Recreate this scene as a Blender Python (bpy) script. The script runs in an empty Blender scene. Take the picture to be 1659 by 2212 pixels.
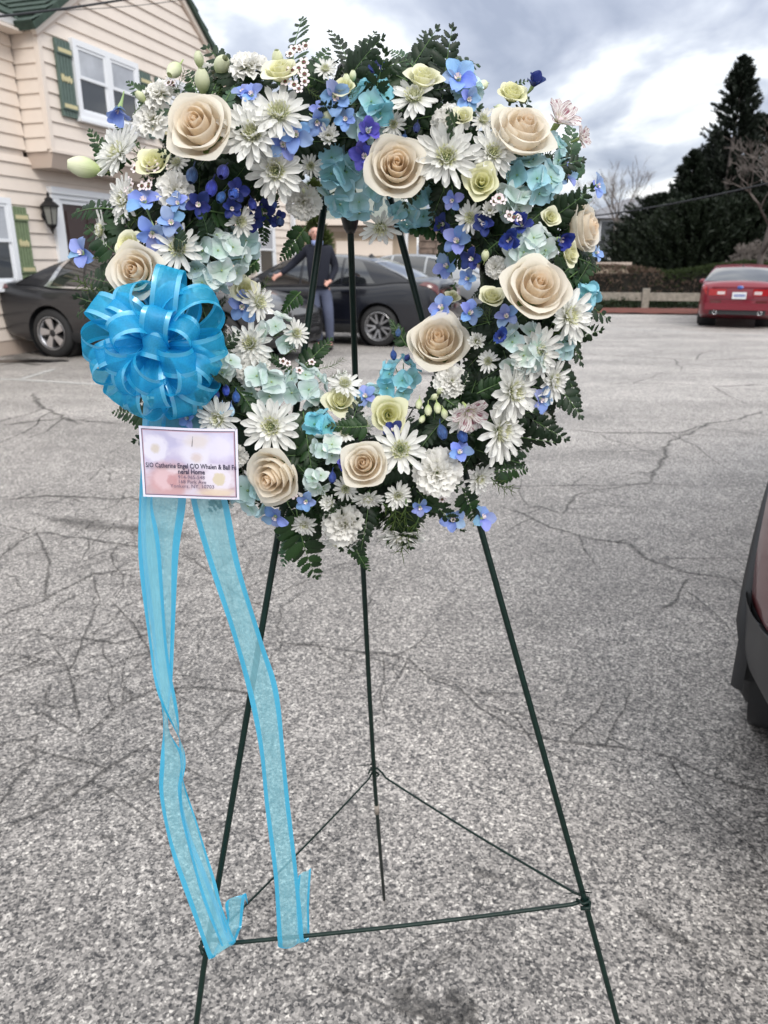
import bpy, bmesh, math, random
import numpy as np
from mathutils import Vector, Matrix, noise
C = bpy.context.scene.collection
rnd = random.Random(7)
PI = math.pi
# ------------------------------------------------------------------ camera
F, CX, CY, H = 1597., 829.5, 1106., 1.35
PITCH = math.atan((1106-567)/1597)
cp, sp = math.cos(PITCH), math.sin(PITCH)
cam = bpy.data.cameras.new('camera'); camo = bpy.data.objects.new('camera', cam); C.objects.link(camo)
camo.location = (0, 0, H); camo.rotation_euler = (PI/2-PITCH, 0, 0)
cam.sensor_fit = 'VERTICAL'; cam.sensor_height = 36; cam.lens = 36*F/2212
cam.clip_start = .05; cam.clip_end = 900
cam.dof.use_dof = True; cam.dof.focus_distance = .80; cam.dof.aperture_fstop = 10.5
S = bpy.context.scene
S.camera = camo
# ------------------------------------------------------------------ world, sun, exposure
SUN_EL, SUN_AZ = 42, 158           # azimuth clockwise from +Y
w = bpy.data.worlds.new('World'); S.world = w; w.use_nodes = True
nt = w.node_tree; nt.nodes.clear()
def N(nt, t, **k):
    n = nt.nodes.new(t)
    for a, b in k.items():
        if a == 'inp':
            for i, v in b.items(): n.inputs[i].default_value = v
        else: setattr(n, a, b)
    return n
def ramp(nt, stops, fac=None, interp='LINEAR'):
    r = nt.nodes.new('ShaderNodeValToRGB'); cr = r.color_ramp; cr.interpolation = interp
    while len(cr.elements) < len(stops): cr.elements.new(.5)
    for e, (p, c) in zip(cr.elements, stops):
        e.position = p; e.color = tuple(c)+(1,) if len(c) == 3 else c
    if fac is not None: nt.links.new(fac, r.inputs[0])
    return r
def world():
    L = nt.links.new
    sky = N(nt, 'ShaderNodeTexSky', sky_type='NISHITA', sun_disc=False, sun_elevation=math.radians(SUN_EL), sun_rotation=math.radians(SUN_AZ))
    b1 = N(nt, 'ShaderNodeBackground', inp={1: .09}); L(sky.outputs[0], b1.inputs[0])
    tc = N(nt, 'ShaderNodeTexCoord'); sx = N(nt, 'ShaderNodeSeparateXYZ'); L(tc.outputs['Generated'], sx.inputs[0])
    z = N(nt, 'ShaderNodeMath', operation='MAXIMUM', inp={1: 0.0}); L(sx.outputs[2], z.inputs[0])
    za = N(nt, 'ShaderNodeMath', operation='ADD', inp={1: .14}); L(z.outputs[0], za.inputs[0])
    dv = [N(nt, 'ShaderNodeMath', operation='DIVIDE') for _ in range(2)]
    for i in range(2): L(sx.outputs[i], dv[i].inputs[0]); L(za.outputs[0], dv[i].inputs[1])
    cb = N(nt, 'ShaderNodeCombineXYZ'); L(dv[0].outputs[0], cb.inputs[0]); L(dv[1].outputs[0], cb.inputs[1])
    mp = N(nt, 'ShaderNodeMapping', inp={1: (3.1, .4, .0), 2: (0, 0, .35), 3: (1.0, .62, 1)}); L(cb.outputs[0], mp.inputs[0])
    n1 = N(nt, 'ShaderNodeTexNoise', inp={'Scale': 1.9, 'Detail': 6, 'Roughness': .5, 'Distortion': .35}); L(mp.outputs[0], n1.inputs['Vector'])
    n2 = N(nt, 'ShaderNodeTexNoise', inp={'Scale': .5, 'Detail': 2}); L(mp.outputs[0], n2.inputs['Vector'])
    a = N(nt, 'ShaderNodeMath', operation='MULTIPLY', inp={1: .72}); L(n1.outputs[0], a.inputs[0])
    b = N(nt, 'ShaderNodeMath', operation='MULTIPLY_ADD', inp={1: .28}); L(n2.outputs[0], b.inputs[0]); L(a.outputs[0], b.inputs[2])
    r = ramp(nt, [(.36, (.34, .38, .48)), (.43, (.47, .51, .61)), (.485, (.64, .68, .76)), (.525, (.88, .91, .95)), (.58, (1.04, 1.04, 1.04))], b.outputs[0])
    # overcast luminance law: brighter towards the zenith all round
    lum = N(nt, 'ShaderNodeMath', operation='MULTIPLY_ADD', inp={1: .80, 2: .80}); L(z.outputs[0], lum.inputs[0])
    b2 = N(nt, 'ShaderNodeBackground'); L(r.outputs[0], b2.inputs[0]); L(lum.outputs[0], b2.inputs[1])
    mx = N(nt, 'ShaderNodeMixShader', inp={0: .88}); L(b1.outputs[0], mx.inputs[1]); L(b2.outputs[0], mx.inputs[2])
    o = N(nt, 'ShaderNodeOutputWorld'); L(mx.outputs[0], o.inputs[0])
world()
sun = bpy.data.lights.new('sun', 'SUN'); sun.energy = 1.5; sun.energy *= 1.0; sun.angle = math.radians(28); sun.color = (1, .95, .88)
suno = bpy.data.objects.new('sun', sun); C.objects.link(suno)
el, az = math.radians(SUN_EL), math.radians(SUN_AZ)
suno.rotation_euler = Vector((math.sin(az)*math.cos(el), math.cos(az)*math.cos(el), math.sin(el))).to_track_quat('Z', 'Y').to_euler()
S.view_settings.view_transform = 'Standard'; S.view_settings.look = 'None'
S.view_settings.gamma = 1; S.view_settings.use_curve_mapping = False; S.view_settings.exposure = .46
S.cycles.use_denoising = True
S.cycles.transparent_max_bounces = 24; S.cycles.max_bounces = 7; S.cycles.diffuse_bounces = 4
S.cycles.glossy_bounces = 3; S.cycles.transmission_bounces = 5
S.cycles.caustics_reflective = False; S.cycles.caustics_refractive = False
# ------------------------------------------------------------------ helpers
def ray(x, y):
    a = (x-CX)/F; b = (CY-y)/F
    return Vector((a, cp+b*sp, -sp+b*cp))
def atY(x, y, Y):
    r = ray(x, y); return Vector((0, 0, H))+r*(Y/r.y)
def gnd(x, y, z=0):
    r = ray(x, y); p = Vector((0, 0, H))-r*((H-z)/r.z); return Vector((p.x, p.y, z))
def sm(a, b, t):
    t = max(0, min(1, (t-a)/(b-a))); return t*t*(3-2*t)
def tag(o, label=None, cat=None, group=None, kind=None):
    for k, v in (('label', label), ('category', cat), ('group', group), ('kind', kind)):
        if v: o[k] = v
    return o
def empty(name, loc=(0, 0, 0), rz=0, **k):
    o = bpy.data.objects.new(name, None); C.objects.link(o); o.location = loc; o.rotation_euler = (0, 0, rz)
    o.empty_display_size = .05
    return tag(o, **k)
class MB:
    def __init__(s): s.v, s.f, s.m, s.uv = [], [], [], []
    def add(s, vs, fs, mi=0, uv=None):
        n = len(s.v); s.v += [tuple(p) for p in vs]; s.f += [tuple(i+n for i in f) for f in fs]
        s.m += [mi]*len(fs) if isinstance(mi, int) else list(mi)
        s.uv += list(uv) if uv else [(0, 0)]*len(vs)
        return s
    def box(s, a, b, mi=0, M=None):
        (x0, y0, z0), (x1, y1, z1) = a, b
        vs = [Vector(p) for p in ((x0, y0, z0), (x1, y0, z0), (x1, y1, z0), (x0, y1, z0), (x0, y0, z1), (x1, y0, z1), (x1, y1, z1), (x0, y1, z1))]
        if M: vs = [M @ p for p in vs]
        return s.add(vs, [(0, 3, 2, 1), (4, 5, 6, 7), (0, 1, 5, 4), (1, 2, 6, 5), (2, 3, 7, 6), (3, 0, 4, 7)], mi)
    def tube(s, pts, rad, n=8, mi=0, cap=True):
        pts = [Vector(p) for p in pts]; k = len(pts)
        if not hasattr(rad, '__len__'): rad = [rad]*k
        vs, fs = [], []; up = None
        for i, p in enumerate(pts):
            t = (pts[min(i+1, k-1)]-pts[max(i-1, 0)]).normalized()
            if up is None: up = t.orthogonal().normalized()
            up = (up-t*up.dot(t)).normalized(); sd = t.cross(up)
            for j in range(n):
                a = 2*PI*j/n; vs.append(p+(up*math.cos(a)+sd*math.sin(a))*rad[i])
        for i in range(k-1):
            for j in range(n):
                fs.append((i*n+j, i*n+(j+1) % n, (i+1)*n+(j+1) % n, (i+1)*n+j))
        if cap: fs += [tuple(range(n-1, -1, -1)), tuple(range((k-1)*n, k*n))]
        return s.add(vs, fs, mi)
    def lathe(s, prof, n=24, mi=0, M=None, closed=False):
        vs, fs = [], []
        for r, z in prof:
            for j in range(n):
                a = 2*PI*j/n; p = Vector((r*math.cos(a), r*math.sin(a), z)); vs.append(M @ p if M else p)
        k = len(prof)
        for i in range(k if closed else k-1):
            for j in range(n):
                i2 = (i+1) % k
                fs.append((i*n+j, i*n+(j+1) % n, i2*n+(j+1) % n, i2*n+j))
        return s.add(vs, fs, mi)
    def grid(s, fn, nu, nv, mi=0, M=None, uvs=True, mfn=None):
        vs, fs, uv, ms = [], [], [], []
        for j in range(nv+1):
            for i in range(nu+1):
                p = Vector(fn(i/nu, j/nv)); vs.append(M @ p if M else p); uv.append((i/nu, j/nv))
        for j in range(nv):
            for i in range(nu):
                a = j*(nu+1)+i; fs.append((a, a+1, a+nu+2, a+nu+1)); ms.append(mfn(i, j) if mfn else mi)
        return s.add(vs, fs, ms, uv)
    def mesh(s, name, mats, smooth=True):
        me = bpy.data.meshes.new(name); me.from_pydata(s.v, [], s.f)
        for m in (mats if isinstance(mats, (list, tuple)) else [mats]): me.materials.append(m)
        if any(s.m): me.polygons.foreach_set('material_index', s.m)
        me.polygons.foreach_set('use_smooth', [smooth]*len(s.f))
        ul = me.uv_layers.new(name='UVMap'); li = np.empty(len(me.loops), dtype=np.int32); me.loops.foreach_get('vertex_index', li)
        ul.data.foreach_set('uv', np.array(s.uv, dtype=np.float32)[li].ravel())
        me.update(); return me
    def build(s, name, mats, parent=None, smooth=False, loc=None, angle=None):
        me = s.mesh(name, mats, smooth or angle is not None)
        if angle is not None: me.set_sharp_from_angle(angle=math.radians(angle))
        return link(name, me, parent, loc)
def link(name, me, parent=None, loc=None, M=None, color=None):
    o = bpy.data.objects.new(name, me); C.objects.link(o)
    if parent is not None: o.parent = parent
    if M is not None: o.matrix_local = M if parent is not None else M
    elif loc is not None: o.location = loc
    if color: o.color = tuple(color)+(1,) if len(color) == 3 else color
    return o
def recalc(o):
    bm = bmesh.new(); bm.from_mesh(o.data); bmesh.ops.recalc_face_normals(bm, faces=bm.faces); bm.to_mesh(o.data); bm.free(); return o
# ------------------------------------------------------------------ materials
def mat(name, col=(.5, .5, .5), rough=.6, metal=0, coat=0, spec=.5, noise_amt=0, noise_scale=8, bump=0, bump_scale=60, emit=None, trans=0, alpha=1, sheen=0):
    m = bpy.data.materials.new(name); m.use_nodes = True; t = m.node_tree; L = t.links.new
    p = t.nodes['Principled BSDF']; p.inputs['Base Color'].default_value = (*col, 1)
    p.inputs['Roughness'].default_value = rough; p.inputs['Metallic'].default_value = metal
    p.inputs['Coat Weight'].default_value = coat; p.inputs['Coat Roughness'].default_value = .04
    p.inputs['Specular IOR Level'].default_value = spec; p.inputs['Alpha'].default_value = alpha
    if sheen: p.inputs['Sheen Weight'].default_value = sheen
    tc = N(t, 'ShaderNodeTexCoord')
    if noise_amt:
        n = N(t, 'ShaderNodeTexNoise', inp={'Scale': noise_scale, 'Detail': 5, 'Roughness': .6}); L(tc.outputs['Object'], n.inputs['Vector'])
        r = ramp(t, [(.3, [c*(1-noise_amt) for c in col]), (.7, [min(1, c*(1+noise_amt)) for c in col])], n.outputs[0])
        L(r.outputs[0], p.inputs['Base Color'])
    if bump:
        n = N(t, 'ShaderNodeTexNoise', inp={'Scale': bump_scale, 'Detail': 3}); L(tc.outputs['Object'], n.inputs['Vector'])
        b = N(t, 'ShaderNodeBump', inp={'Strength': bump, 'Distance': .01}); L(n.outputs[0], b.inputs['Height']); L(b.outputs[0], p.inputs['Normal'])
    if emit: p.inputs['Emission Color'].default_value = (*emit, 1); p.inputs['Emission Strength'].default_value = 1
    return m
def petal_mat(name, c_base, c_tip, pos=(.1, .6), trans=.28, rough=.55, var=.10, stripes=None, use_obj=True, veins=.25):
    """petal colour runs from the base (uv v=0) to the rim; the object colour tints it"""
    m = bpy.data.materials.new(name); m.use_nodes = True; t = m.node_tree; t.nodes.clear(); L = t.links.new
    uv = N(t, 'ShaderNodeUVMap'); sx = N(t, 'ShaderNodeSeparateXYZ'); L(uv.outputs[0], sx.inputs[0])
    r = ramp(t, [(pos[0], c_base), (pos[1], c_tip)], sx.outputs[1])
    col = r.outputs[0]
    if stripes:
        mp = N(t, 'ShaderNodeMapping', inp={3: (9, 1.2, 1)}); L(uv.outputs[0], mp.inputs[0])
        n = N(t, 'ShaderNodeTexNoise', inp={'Scale': 2.2, 'Detail': 2}); L(mp.outputs[0], n.inputs['Vector'])
        rr = ramp(t, [(.5, (0, 0, 0)), (.6, (1, 1, 1))], n.outputs[0])
        mx = N(t, 'ShaderNodeMix', data_type='RGBA'); L(rr.outputs[0], mx.inputs[0]); L(col, mx.inputs[6]); mx.inputs[7].default_value = (*stripes, 1); col = mx.outputs[2]
    if use_obj:
        oi = N(t, 'ShaderNodeObjectInfo'); mx = N(t, 'ShaderNodeMix', data_type='RGBA', blend_type='MULTIPLY', inp={0: 1.}); L(col, mx.inputs[6]); L(oi.outputs['Color'], mx.inputs[7]); col = mx.outputs[2]
        hs = N(t, 'ShaderNodeHueSaturation'); a = N(t, 'ShaderNodeMath', operation='MULTIPLY_ADD', inp={1: var*2, 2: 1-var}); L(oi.outputs['Random'], a.inputs[0]); L(a.outputs[0], hs.inputs['Value']); L(col, hs.inputs['Color']); col = hs.outputs[0]
    mp = N(t, 'ShaderNodeMapping', inp={3: (26, 2.5, 1)}); L(uv.outputs[0], mp.inputs[0])
    n = N(t, 'ShaderNodeTexNoise', inp={'Scale': 1, 'Detail': 3}); L(mp.outputs[0], n.inputs['Vector'])
    bp = N(t, 'ShaderNodeBump', inp={'Strength': veins, 'Distance': .001}); L(n.outputs[0], bp.inputs['Height'])
    p = N(t, 'ShaderNodeBsdfPrincipled', inp={'Roughness': rough, 'Specular IOR Level': .35, 'Sheen Weight': .15}); L(col, p.inputs['Base Color']); L(bp.outputs[0], p.inputs['Normal'])
    tr = N(t, 'ShaderNodeBsdfTranslucent'); L(col, tr.inputs[0])
    ms = N(t, 'ShaderNodeMixShader', inp={0: trans}); L(p.outputs[0], ms.inputs[1]); L(tr.outputs[0], ms.inputs[2])
    o = N(t, 'ShaderNodeOutputMaterial'); L(ms.outputs[0], o.inputs[0]); return m
def leaf_mat(name, c, c2, rough=.42, trans=.22):
    m = bpy.data.materials.new(name); m.use_nodes = True; t = m.node_tree; t.nodes.clear(); L = t.links.new
    tc = N(t, 'ShaderNodeTexCoord'); n = N(t, 'ShaderNodeTexNoise', inp={'Scale': 25, 'Detail': 3}); L(tc.outputs['Object'], n.inputs['Vector'])
    oi = N(t, 'ShaderNodeObjectInfo'); a = N(t, 'ShaderNodeMath', operation='MULTIPLY_ADD', inp={1: .5}); L(oi.outputs['Random'], a.inputs[0])
    b = N(t, 'ShaderNodeMath', operation='MULTIPLY', inp={1: .5}); L(n.outputs[0], b.inputs[0]); L(b.outputs[0], a.inputs[2])
    r = ramp(t, [(.2, c), (.8, c2)], a.outputs[0])
    p = N(t, 'ShaderNodeBsdfPrincipled', inp={'Roughness': rough, 'Specular IOR Level': .45}); L(r.outputs[0], p.inputs['Base Color'])
    tr = N(t, 'ShaderNodeBsdfTranslucent'); L(r.outputs[0], tr.inputs[0])
    ms = N(t, 'ShaderNodeMixShader', inp={0: trans}); L(p.outputs[0], ms.inputs[1]); L(tr.outputs[0], ms.inputs[2])
    o = N(t, 'ShaderNodeOutputMaterial'); L(ms.outputs[0], o.inputs[0]); return m
def ribbon_mat(name, col, transp, tint, rough=.5, weave=True, gl=.08):
    m = bpy.data.materials.new(name); m.use_nodes = True; t = m.node_tree; t.nodes.clear(); L = t.links.new
    d = N(t, 'ShaderNodeBsdfDiffuse', inp={0: (*col, 1)}); tl = N(t, 'ShaderNodeBsdfTranslucent', inp={0: (*col, 1)})
    m1 = N(t, 'ShaderNodeMixShader', inp={0: .42}); L(d.outputs[0], m1.inputs[1]); L(tl.outputs[0], m1.inputs[2])
    g = N(t, 'ShaderNodeBsdfGlossy', inp={0: (.6, .85, 1, 1), 'Roughness': rough}); m2 = N(t, 'ShaderNodeMixShader', inp={0: gl}); L(m1.outputs[0], m2.inputs[1]); L(g.outputs[0], m2.inputs[2])
    out = m2.outputs[0]
    if transp:
        tp = N(t, 'ShaderNodeBsdfTransparent', inp={0: (*tint, 1)}); m3 = N(t, 'ShaderNodeMixShader', inp={0: transp}); L(out, m3.inputs[1]); L(tp.outputs[0], m3.inputs[2]); out = m3.outputs[0]
        if weave:
            uv = N(t, 'ShaderNodeUVMap'); mp = N(t, 'ShaderNodeMapping', inp={3: (14, 60, 1)}); L(uv.outputs[0], mp.inputs[0])
            n = N(t, 'ShaderNodeTexNoise', inp={'Scale': 1, 'Detail': 4}); L(mp.outputs[0], n.inputs['Vector'])
            mr = N(t, 'ShaderNodeMapRange', inp={1: .3, 2: .7, 3: transp-.06, 4: transp+.06}); L(n.outputs[0], mr.inputs[0]); L(mr.outputs[0], m3.inputs[0])
    o = N(t, 'ShaderNodeOutputMaterial'); L(out, o.inputs[0]); return m

def asphalt(name, dark=1.0, alpha_noise=False, soft=0.0, tone=None):
    m = bpy.data.materials.new(name); m.use_nodes = True; t = m.node_tree; L = t.links.new
    p = t.nodes['Principled BSDF']; p.inputs['Roughness'].default_value = .6; p.inputs['Specular IOR Level'].default_value = .55
    tc = N(t, 'ShaderNodeTexCoord'); g = tc.outputs['Object']
    def vor(scale):
        v = N(t, 'ShaderNodeTexVoronoi', inp={'Scale': scale, 'Randomness': 1}); L(g, v.inputs['Vector']); return v
    v1, v2 = vor(200), vor(105)
    s1 = N(t, 'ShaderNodeSeparateColor'); L(v1.outputs['Color'], s1.inputs[0])
    s2 = N(t, 'ShaderNodeSeparateColor'); L(v2.outputs['Color'], s2.inputs[0])
    ad = N(t, 'ShaderNodeMath', operation='MULTIPLY_ADD', inp={1: .62}); L(s1.outputs[0], ad.inputs[0])
    a2 = N(t, 'ShaderNodeMath', operation='MULTIPLY', inp={1: .38}); L(s2.outputs[1], a2.inputs[0]); L(a2.outputs[0], ad.inputs[2])
    r = ramp(t, [(.10, (.035, .035, .038)), (.36, (.15, .145, .143)), (.58, (.30, .29, .28)), (.80, (.46, .44, .425)), (.97, (.80, .78, .74))], ad.outputs[0])
    # wear: big soft patches, streaks and dark oily blots
    n1 = N(t, 'ShaderNodeTexNoise', inp={'Scale': .9, 'Detail': 6, 'Roughness': .62}); L(g, n1.inputs['Vector'])
    n2 = N(t, 'ShaderNodeTexNoise', inp={'Scale': 5.5, 'Detail': 5, 'Roughness': .6}); L(g, n2.inputs['Vector'])
    mpn = N(t, 'ShaderNodeMapping', inp={3: (.35, 1.6, 1), 2: (0, 0, .5)}); L(g, mpn.inputs[0])
    n3 = N(t, 'ShaderNodeTexNoise', inp={'Scale': 1.0, 'Detail': 4}); L(mpn.outputs[0], n3.inputs['Vector'])
    w1 = ramp(t, [(.30, (.78,)*3), (.52, (1.0,)*3), (.70, (1.15,)*3)], n1.outputs[0])
    w2 = ramp(t, [(.32, (.84,)*3), (.50, (1.0,)*3), (.72, (1.06,)*3)], n2.outputs[0])
    w3 = ramp(t, [(.35, (.84,)*3), (.65, (1.10,)*3)], n3.outputs[0])
    col = r.outputs[0]
    for wv in (w1, w2, w3):
        mx = N(t, 'ShaderNodeMix', data_type='RGBA', blend_type='MULTIPLY', inp={0: 1.}); L(col, mx.inputs[6]); L(wv.outputs[0], mx.inputs[7]); col = mx.outputs[2]
    mx = N(t, 'ShaderNodeMix', data_type='RGBA', blend_type='MULTIPLY', inp={0: 1., 7: (*(tone or (1.05, 1.015, .975)), 1)}); L(col, mx.inputs[6]); col = mx.outputs[2]
    sg = N(t, 'ShaderNodeSeparateXYZ'); L(g, sg.inputs[0]); mr_ = N(t, 'ShaderNodeMapRange', inp={1: 1.0, 2: 9.0, 3: .90, 4: 1.26}, interpolation_type='SMOOTHSTEP'); L(sg.outputs[1], mr_.inputs[0])   # grazing-angle brightening painted into the base colour: darker near, lighter with distance
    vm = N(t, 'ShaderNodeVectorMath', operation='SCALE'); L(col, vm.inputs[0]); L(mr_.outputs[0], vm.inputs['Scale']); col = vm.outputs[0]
    mx = N(t, 'ShaderNodeMix', data_type='RGBA', blend_type='MULTIPLY', inp={0: 1., 7: (dark, dark, dark, 1)}); L(col, mx.inputs[6]); col = mx.outputs[2]
    L(col, p.inputs['Base Color'])
    bp = N(t, 'ShaderNodeBump', inp={'Strength': .55, 'Distance': .004}); L(ad.outputs[0], bp.inputs['Height']); L(bp.outputs[0], p.inputs['Normal'])
    if soft:
        uv = N(t, 'ShaderNodeUVMap'); sx = N(t, 'ShaderNodeSeparateXYZ'); L(uv.outputs[0], sx.inputs[0])
        q = N(t, 'ShaderNodeMath', operation='SUBTRACT', inp={1: .5}); L(sx.outputs[0], q.inputs[0]); ab = N(t, 'ShaderNodeMath', operation='ABSOLUTE'); L(q.outputs[0], ab.inputs[0])
        nn = N(t, 'ShaderNodeTexNoise', inp={'Scale': 45, 'Detail': 4, 'Roughness': .7}); L(g, nn.inputs['Vector'])
        sb = N(t, 'ShaderNodeMath', operation='MULTIPLY_ADD', inp={1: 1.0}); L(nn.outputs[0], sb.inputs[0]); L(ab.outputs[0], sb.inputs[2])
        e = N(t, 'ShaderNodeMath', operation='SUBTRACT', inp={1: .5}); L(sx.outputs[1], e.inputs[0]); ea = N(t, 'ShaderNodeMath', operation='ABSOLUTE'); L(e.outputs[0], ea.inputs[0])
        ee = N(t, 'ShaderNodeMapRange', inp={1: .42, 2: .5, 3: 0, 4: .3}); L(ea.outputs[0], ee.inputs[0])
        ss = N(t, 'ShaderNodeMath', operation='ADD'); L(sb.outputs[0], ss.inputs[0]); L(ee.outputs[0], ss.inputs[1])
        mr = N(t, 'ShaderNodeMapRange', inp={1: .48, 2: .95, 3: soft, 4: 0}); L(ss.outputs[0], mr.inputs[0]); L(mr.outputs[0], p.inputs['Alpha'])
    return m
M = {}
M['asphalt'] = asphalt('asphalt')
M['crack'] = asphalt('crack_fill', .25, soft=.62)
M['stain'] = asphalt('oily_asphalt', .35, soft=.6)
M['line'] = mat('worn_line_paint', (.62, .62, .60), .7, noise_amt=.25, noise_scale=14)
M['line'].node_tree.nodes['Principled BSDF'].inputs['Alpha'].default_value = .55
M['siding'] = mat('cream_siding', (.76, .672, .592), .5, noise_amt=.035, noise_scale=3)
M['trimcream'] = mat('cream_trim', (.76, .67, .59), .5)
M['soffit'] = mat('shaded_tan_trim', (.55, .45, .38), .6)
M['white'] = mat('white_frame', (.80, .82, .85), .4)
M['glass'] = mat('window_glass', (.03, .035, .04), .04, spec=1.0)
M['blind'] = mat('pale_blind', (.55, .57, .60), .8)
M['shutter'] = mat('green_shutter', (.095, .14, .12), .55, noise_amt=.12, noise_scale=20)
M['shutter2'] = mat('olive_shutter', (.18, .235, .13), .55, noise_amt=.12, noise_scale=20)
M['gold'] = mat('faded_gold', (.58, .52, .30), .5)
M['roof'] = mat('green_shingle', (.035, .06, .045), .85, noise_amt=.35, noise_scale=12, bump=.4)
M['gutter'] = mat('gutter_white', (.70, .71, .72), .4)
M['door'] = mat('dark_brown_door', (.05, .032, .03), .45)
M['black'] = mat('black_metal', (.012, .012, .013), .4)
M['lampglass'] = mat('lantern_glass', (.22, .22, .2), .15)
M['cable'] = mat('black_cable', (.012, .014, .018), .6)
M['easel'] = mat('green_steel', (.003, .016, .012), .42, spec=.3, noise_amt=.25, noise_scale=60)
M['rust'] = mat('chipped_end', (.32, .28, .24), .7)
M['leaf'] = leaf_mat('leatherleaf', (.008, .028, .008), (.024, .070, .015), .5)
M['leafd'] = leaf_mat('leatherleaf_deep', (.005, .018, .006), (.013, .040, .010), .5)
M['leafg'] = leaf_mat('grey_green_leaf', (.035, .085, .045), (.07, .15, .07))
M['needle'] = leaf_mat('needle_green', (.05, .09, .012), (.11, .17, .03))
M['foam'] = mat('floral_foam', (.008, .022, .010), .9, bump=.5)
M['stem'] = mat('green_stem', (.09, .17, .05), .5)
M['rose'] = petal_mat('rose_petal', (.91, .76, .58), (.91, .86, .76), (.10, .7), .45, var=.03)
M['spray'] = petal_mat('spray_rose_petal', (.80, .79, .46), (.85, .84, .64), (.1, .9), .30)
M['whitep'] = petal_mat('white_petal', (.74, .77, .56), (.87, .87, .84), (.0, .3), .33)
M['mumc'] = petal_mat('mum_centre', (.50, .55, .16), (.84, .84, .62), (.0, .6), .2)
M['carn'] = petal_mat('carnation_petal', (.80, .79, .62), (.88, .87, .83), (.1, .7), .28)
M['hyd'] = petal_mat('hydrangea_petal', (.62, .76, .62), (1, 1, 1), (.0, .75), .25, var=.08)
M['delph'] = petal_mat('delphinium_petal', (.45, .52, .80), (1, 1, 1), (.0, .35), .22, var=.12)
M['dbud'] = petal_mat('delphinium_bud', (.9, .95, 1), (1, 1, 1), (.1, .5), .1, stripes=(2.2, 2.4, 2.1), var=.15)
M['gbud'] = petal_mat('pale_bud', (.45, .55, .22), (.75, .78, .55), (.0, .7), .15, var=.1)
M['alst'] = petal_mat('alstroemeria_petal', (.70, .72, .45), (.82, .80, .78), (.0, .4), .3, stripes=(.30, .10, .14))
M['crimson'] = mat('crimson_eye', (.12, .008, .02), .5)
M['waxw'] = mat('wax_petal', (.78, .68, .70), .5)
M['sheer'] = ribbon_mat('sheer_organza', (.03, .56, .90), .44, (.34, .82, .95))
M['sheer2'] = ribbon_mat('sheer_organza_tail', (.34, .74, .86), .44, (.66, .92, .98))
M['satin'] = ribbon_mat('satin_edge', (.03, .53, .84), .04, (.3, .7, .9), .28, weave=False, gl=.24)
# ------------------------------------------------------------------ ground and lot
def ground():
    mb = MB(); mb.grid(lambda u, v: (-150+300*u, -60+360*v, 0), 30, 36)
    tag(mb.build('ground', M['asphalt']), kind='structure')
ground()
def ribbon_on_ground(pts, width, z, jag=.35, step=.04, var=.4, seed=0):
    r = random.Random(seed); P = [gnd(*p) for p in pts]; out = []
    for a, b in zip(P, P[1:]):
        n = max(2, int((b-a).length/step)); 
        for i in range(n): out.append(a.lerp(b, i/n))
    out.append(P[-1]); vs, uv = [], []; k = len(out)
    for i, p in enumerate(out):
        t = (out[min(i+1, k-1)]-out[max(i-1, 0)]).normalized(); nn = Vector((-t.y, t.x, 0))
        off = nn*width*jag*(noise.noise(Vector((i*.35, seed*7.3, 0)))*2.2+r.uniform(-.3, .3))
        wd = width*(1+var*noise.noise(Vector((i*.2, seed*3.1, 5)))*2)*.5
        q = p+off; q.z = z
        vs += [q-nn*wd, q+nn*wd]; uv += [(0, i/(k-1)), (1, i/(k-1))]
    return MB().add(vs, [(2*i, 2*i+1, 2*i+3, 2*i+2) for i in range(k-1)], 0, uv)
CR = [([(1140,905),(1200,925),(1290,935),(1400,935),(1470,935),(1530,915),(1600,905),(1659,885)], .035),
 ([(1530,915),(1470,945),(1440,960),(1435,990),(1405,1030),(1400,1045)], .035),
 ([(1060,1052),(1200,1050),(1330,1048),(1400,1045),(1520,1052)], .022),
 ([(1070,1090),(1130,1110),(1190,1140),(1280,1165),(1360,1175),(1400,1210),(1480,1235),(1560,1250),(1605,1255)], .028),
 ([(1490,1250),(1465,1290),(1430,1318)], .018), ([(1140,1100),(1165,1095),(1215,1112),(1240,1075),(1270,1060)], .02),
 ([(590,1388),(700,1395),(800,1412),(880,1425),(930,1470),(990,1490),(1040,1530),(1120,1580),(1200,1600),(1290,1612),(1400,1622)], .018),
 ([(1400,1622),(1460,1640),(1520,1670),(1600,1700),(1659,1712)], .014), ([(1110,1540),(1150,1600),(1230,1650)], .009),
 ([(0,1082),(100,1070),(250,1078),(300,1072)], .03), ([(0,1200),(80,1150),(190,1165),(320,1185)], .022), ([(0,1330),(90,1300),(200,1240),(300,1232)], .02),
 ([(100,1402),(180,1380),(250,1392),(330,1370)], .016), ([(0,1560),(90,1540),(180,1590),(250,1530),(330,1490),(430,1484),(560,1502)], .013),
 ([(70,850),(90,880),(130,897),(175,917)], .05), ([(0,1792),(120,1740),(230,1660),(330,1600)], .012), ([(0,920),(120,905),(260,915)], .04),
 ([(200,1240),(215,1300),(180,1380),(150,1450),(180,1590)], .012), ([(80,1150),(110,1220),(90,1300)], .016), ([(0,1440),(60,1420),(100,1402)], .014),
 ([(240,1300),(290,1350),(330,1420)], .011), ([(60,1610),(150,1640),(230,1660)], .010), ([(330,1180),(420,1210),(520,1290),(600,1330)], .012),
 ([(1180,760),(1350,770),(1500,778),(1659,775)], .05), ([(1300,830),(1420,828),(1560,835),(1659,832)], .04),
 ([(1500,2080),(1600,2112),(1659,2128)], .007), ([(690,2120),(760,2142),(830,2170),(900,2188),(960,2212)], .012)]
for i, (p, wd) in enumerate(CR):
    tag(ribbon_on_ground(p, wd*1.35, .0015+i*.00005, seed=i).build('pavement_crack', M['crack']), kind='structure')
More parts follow.
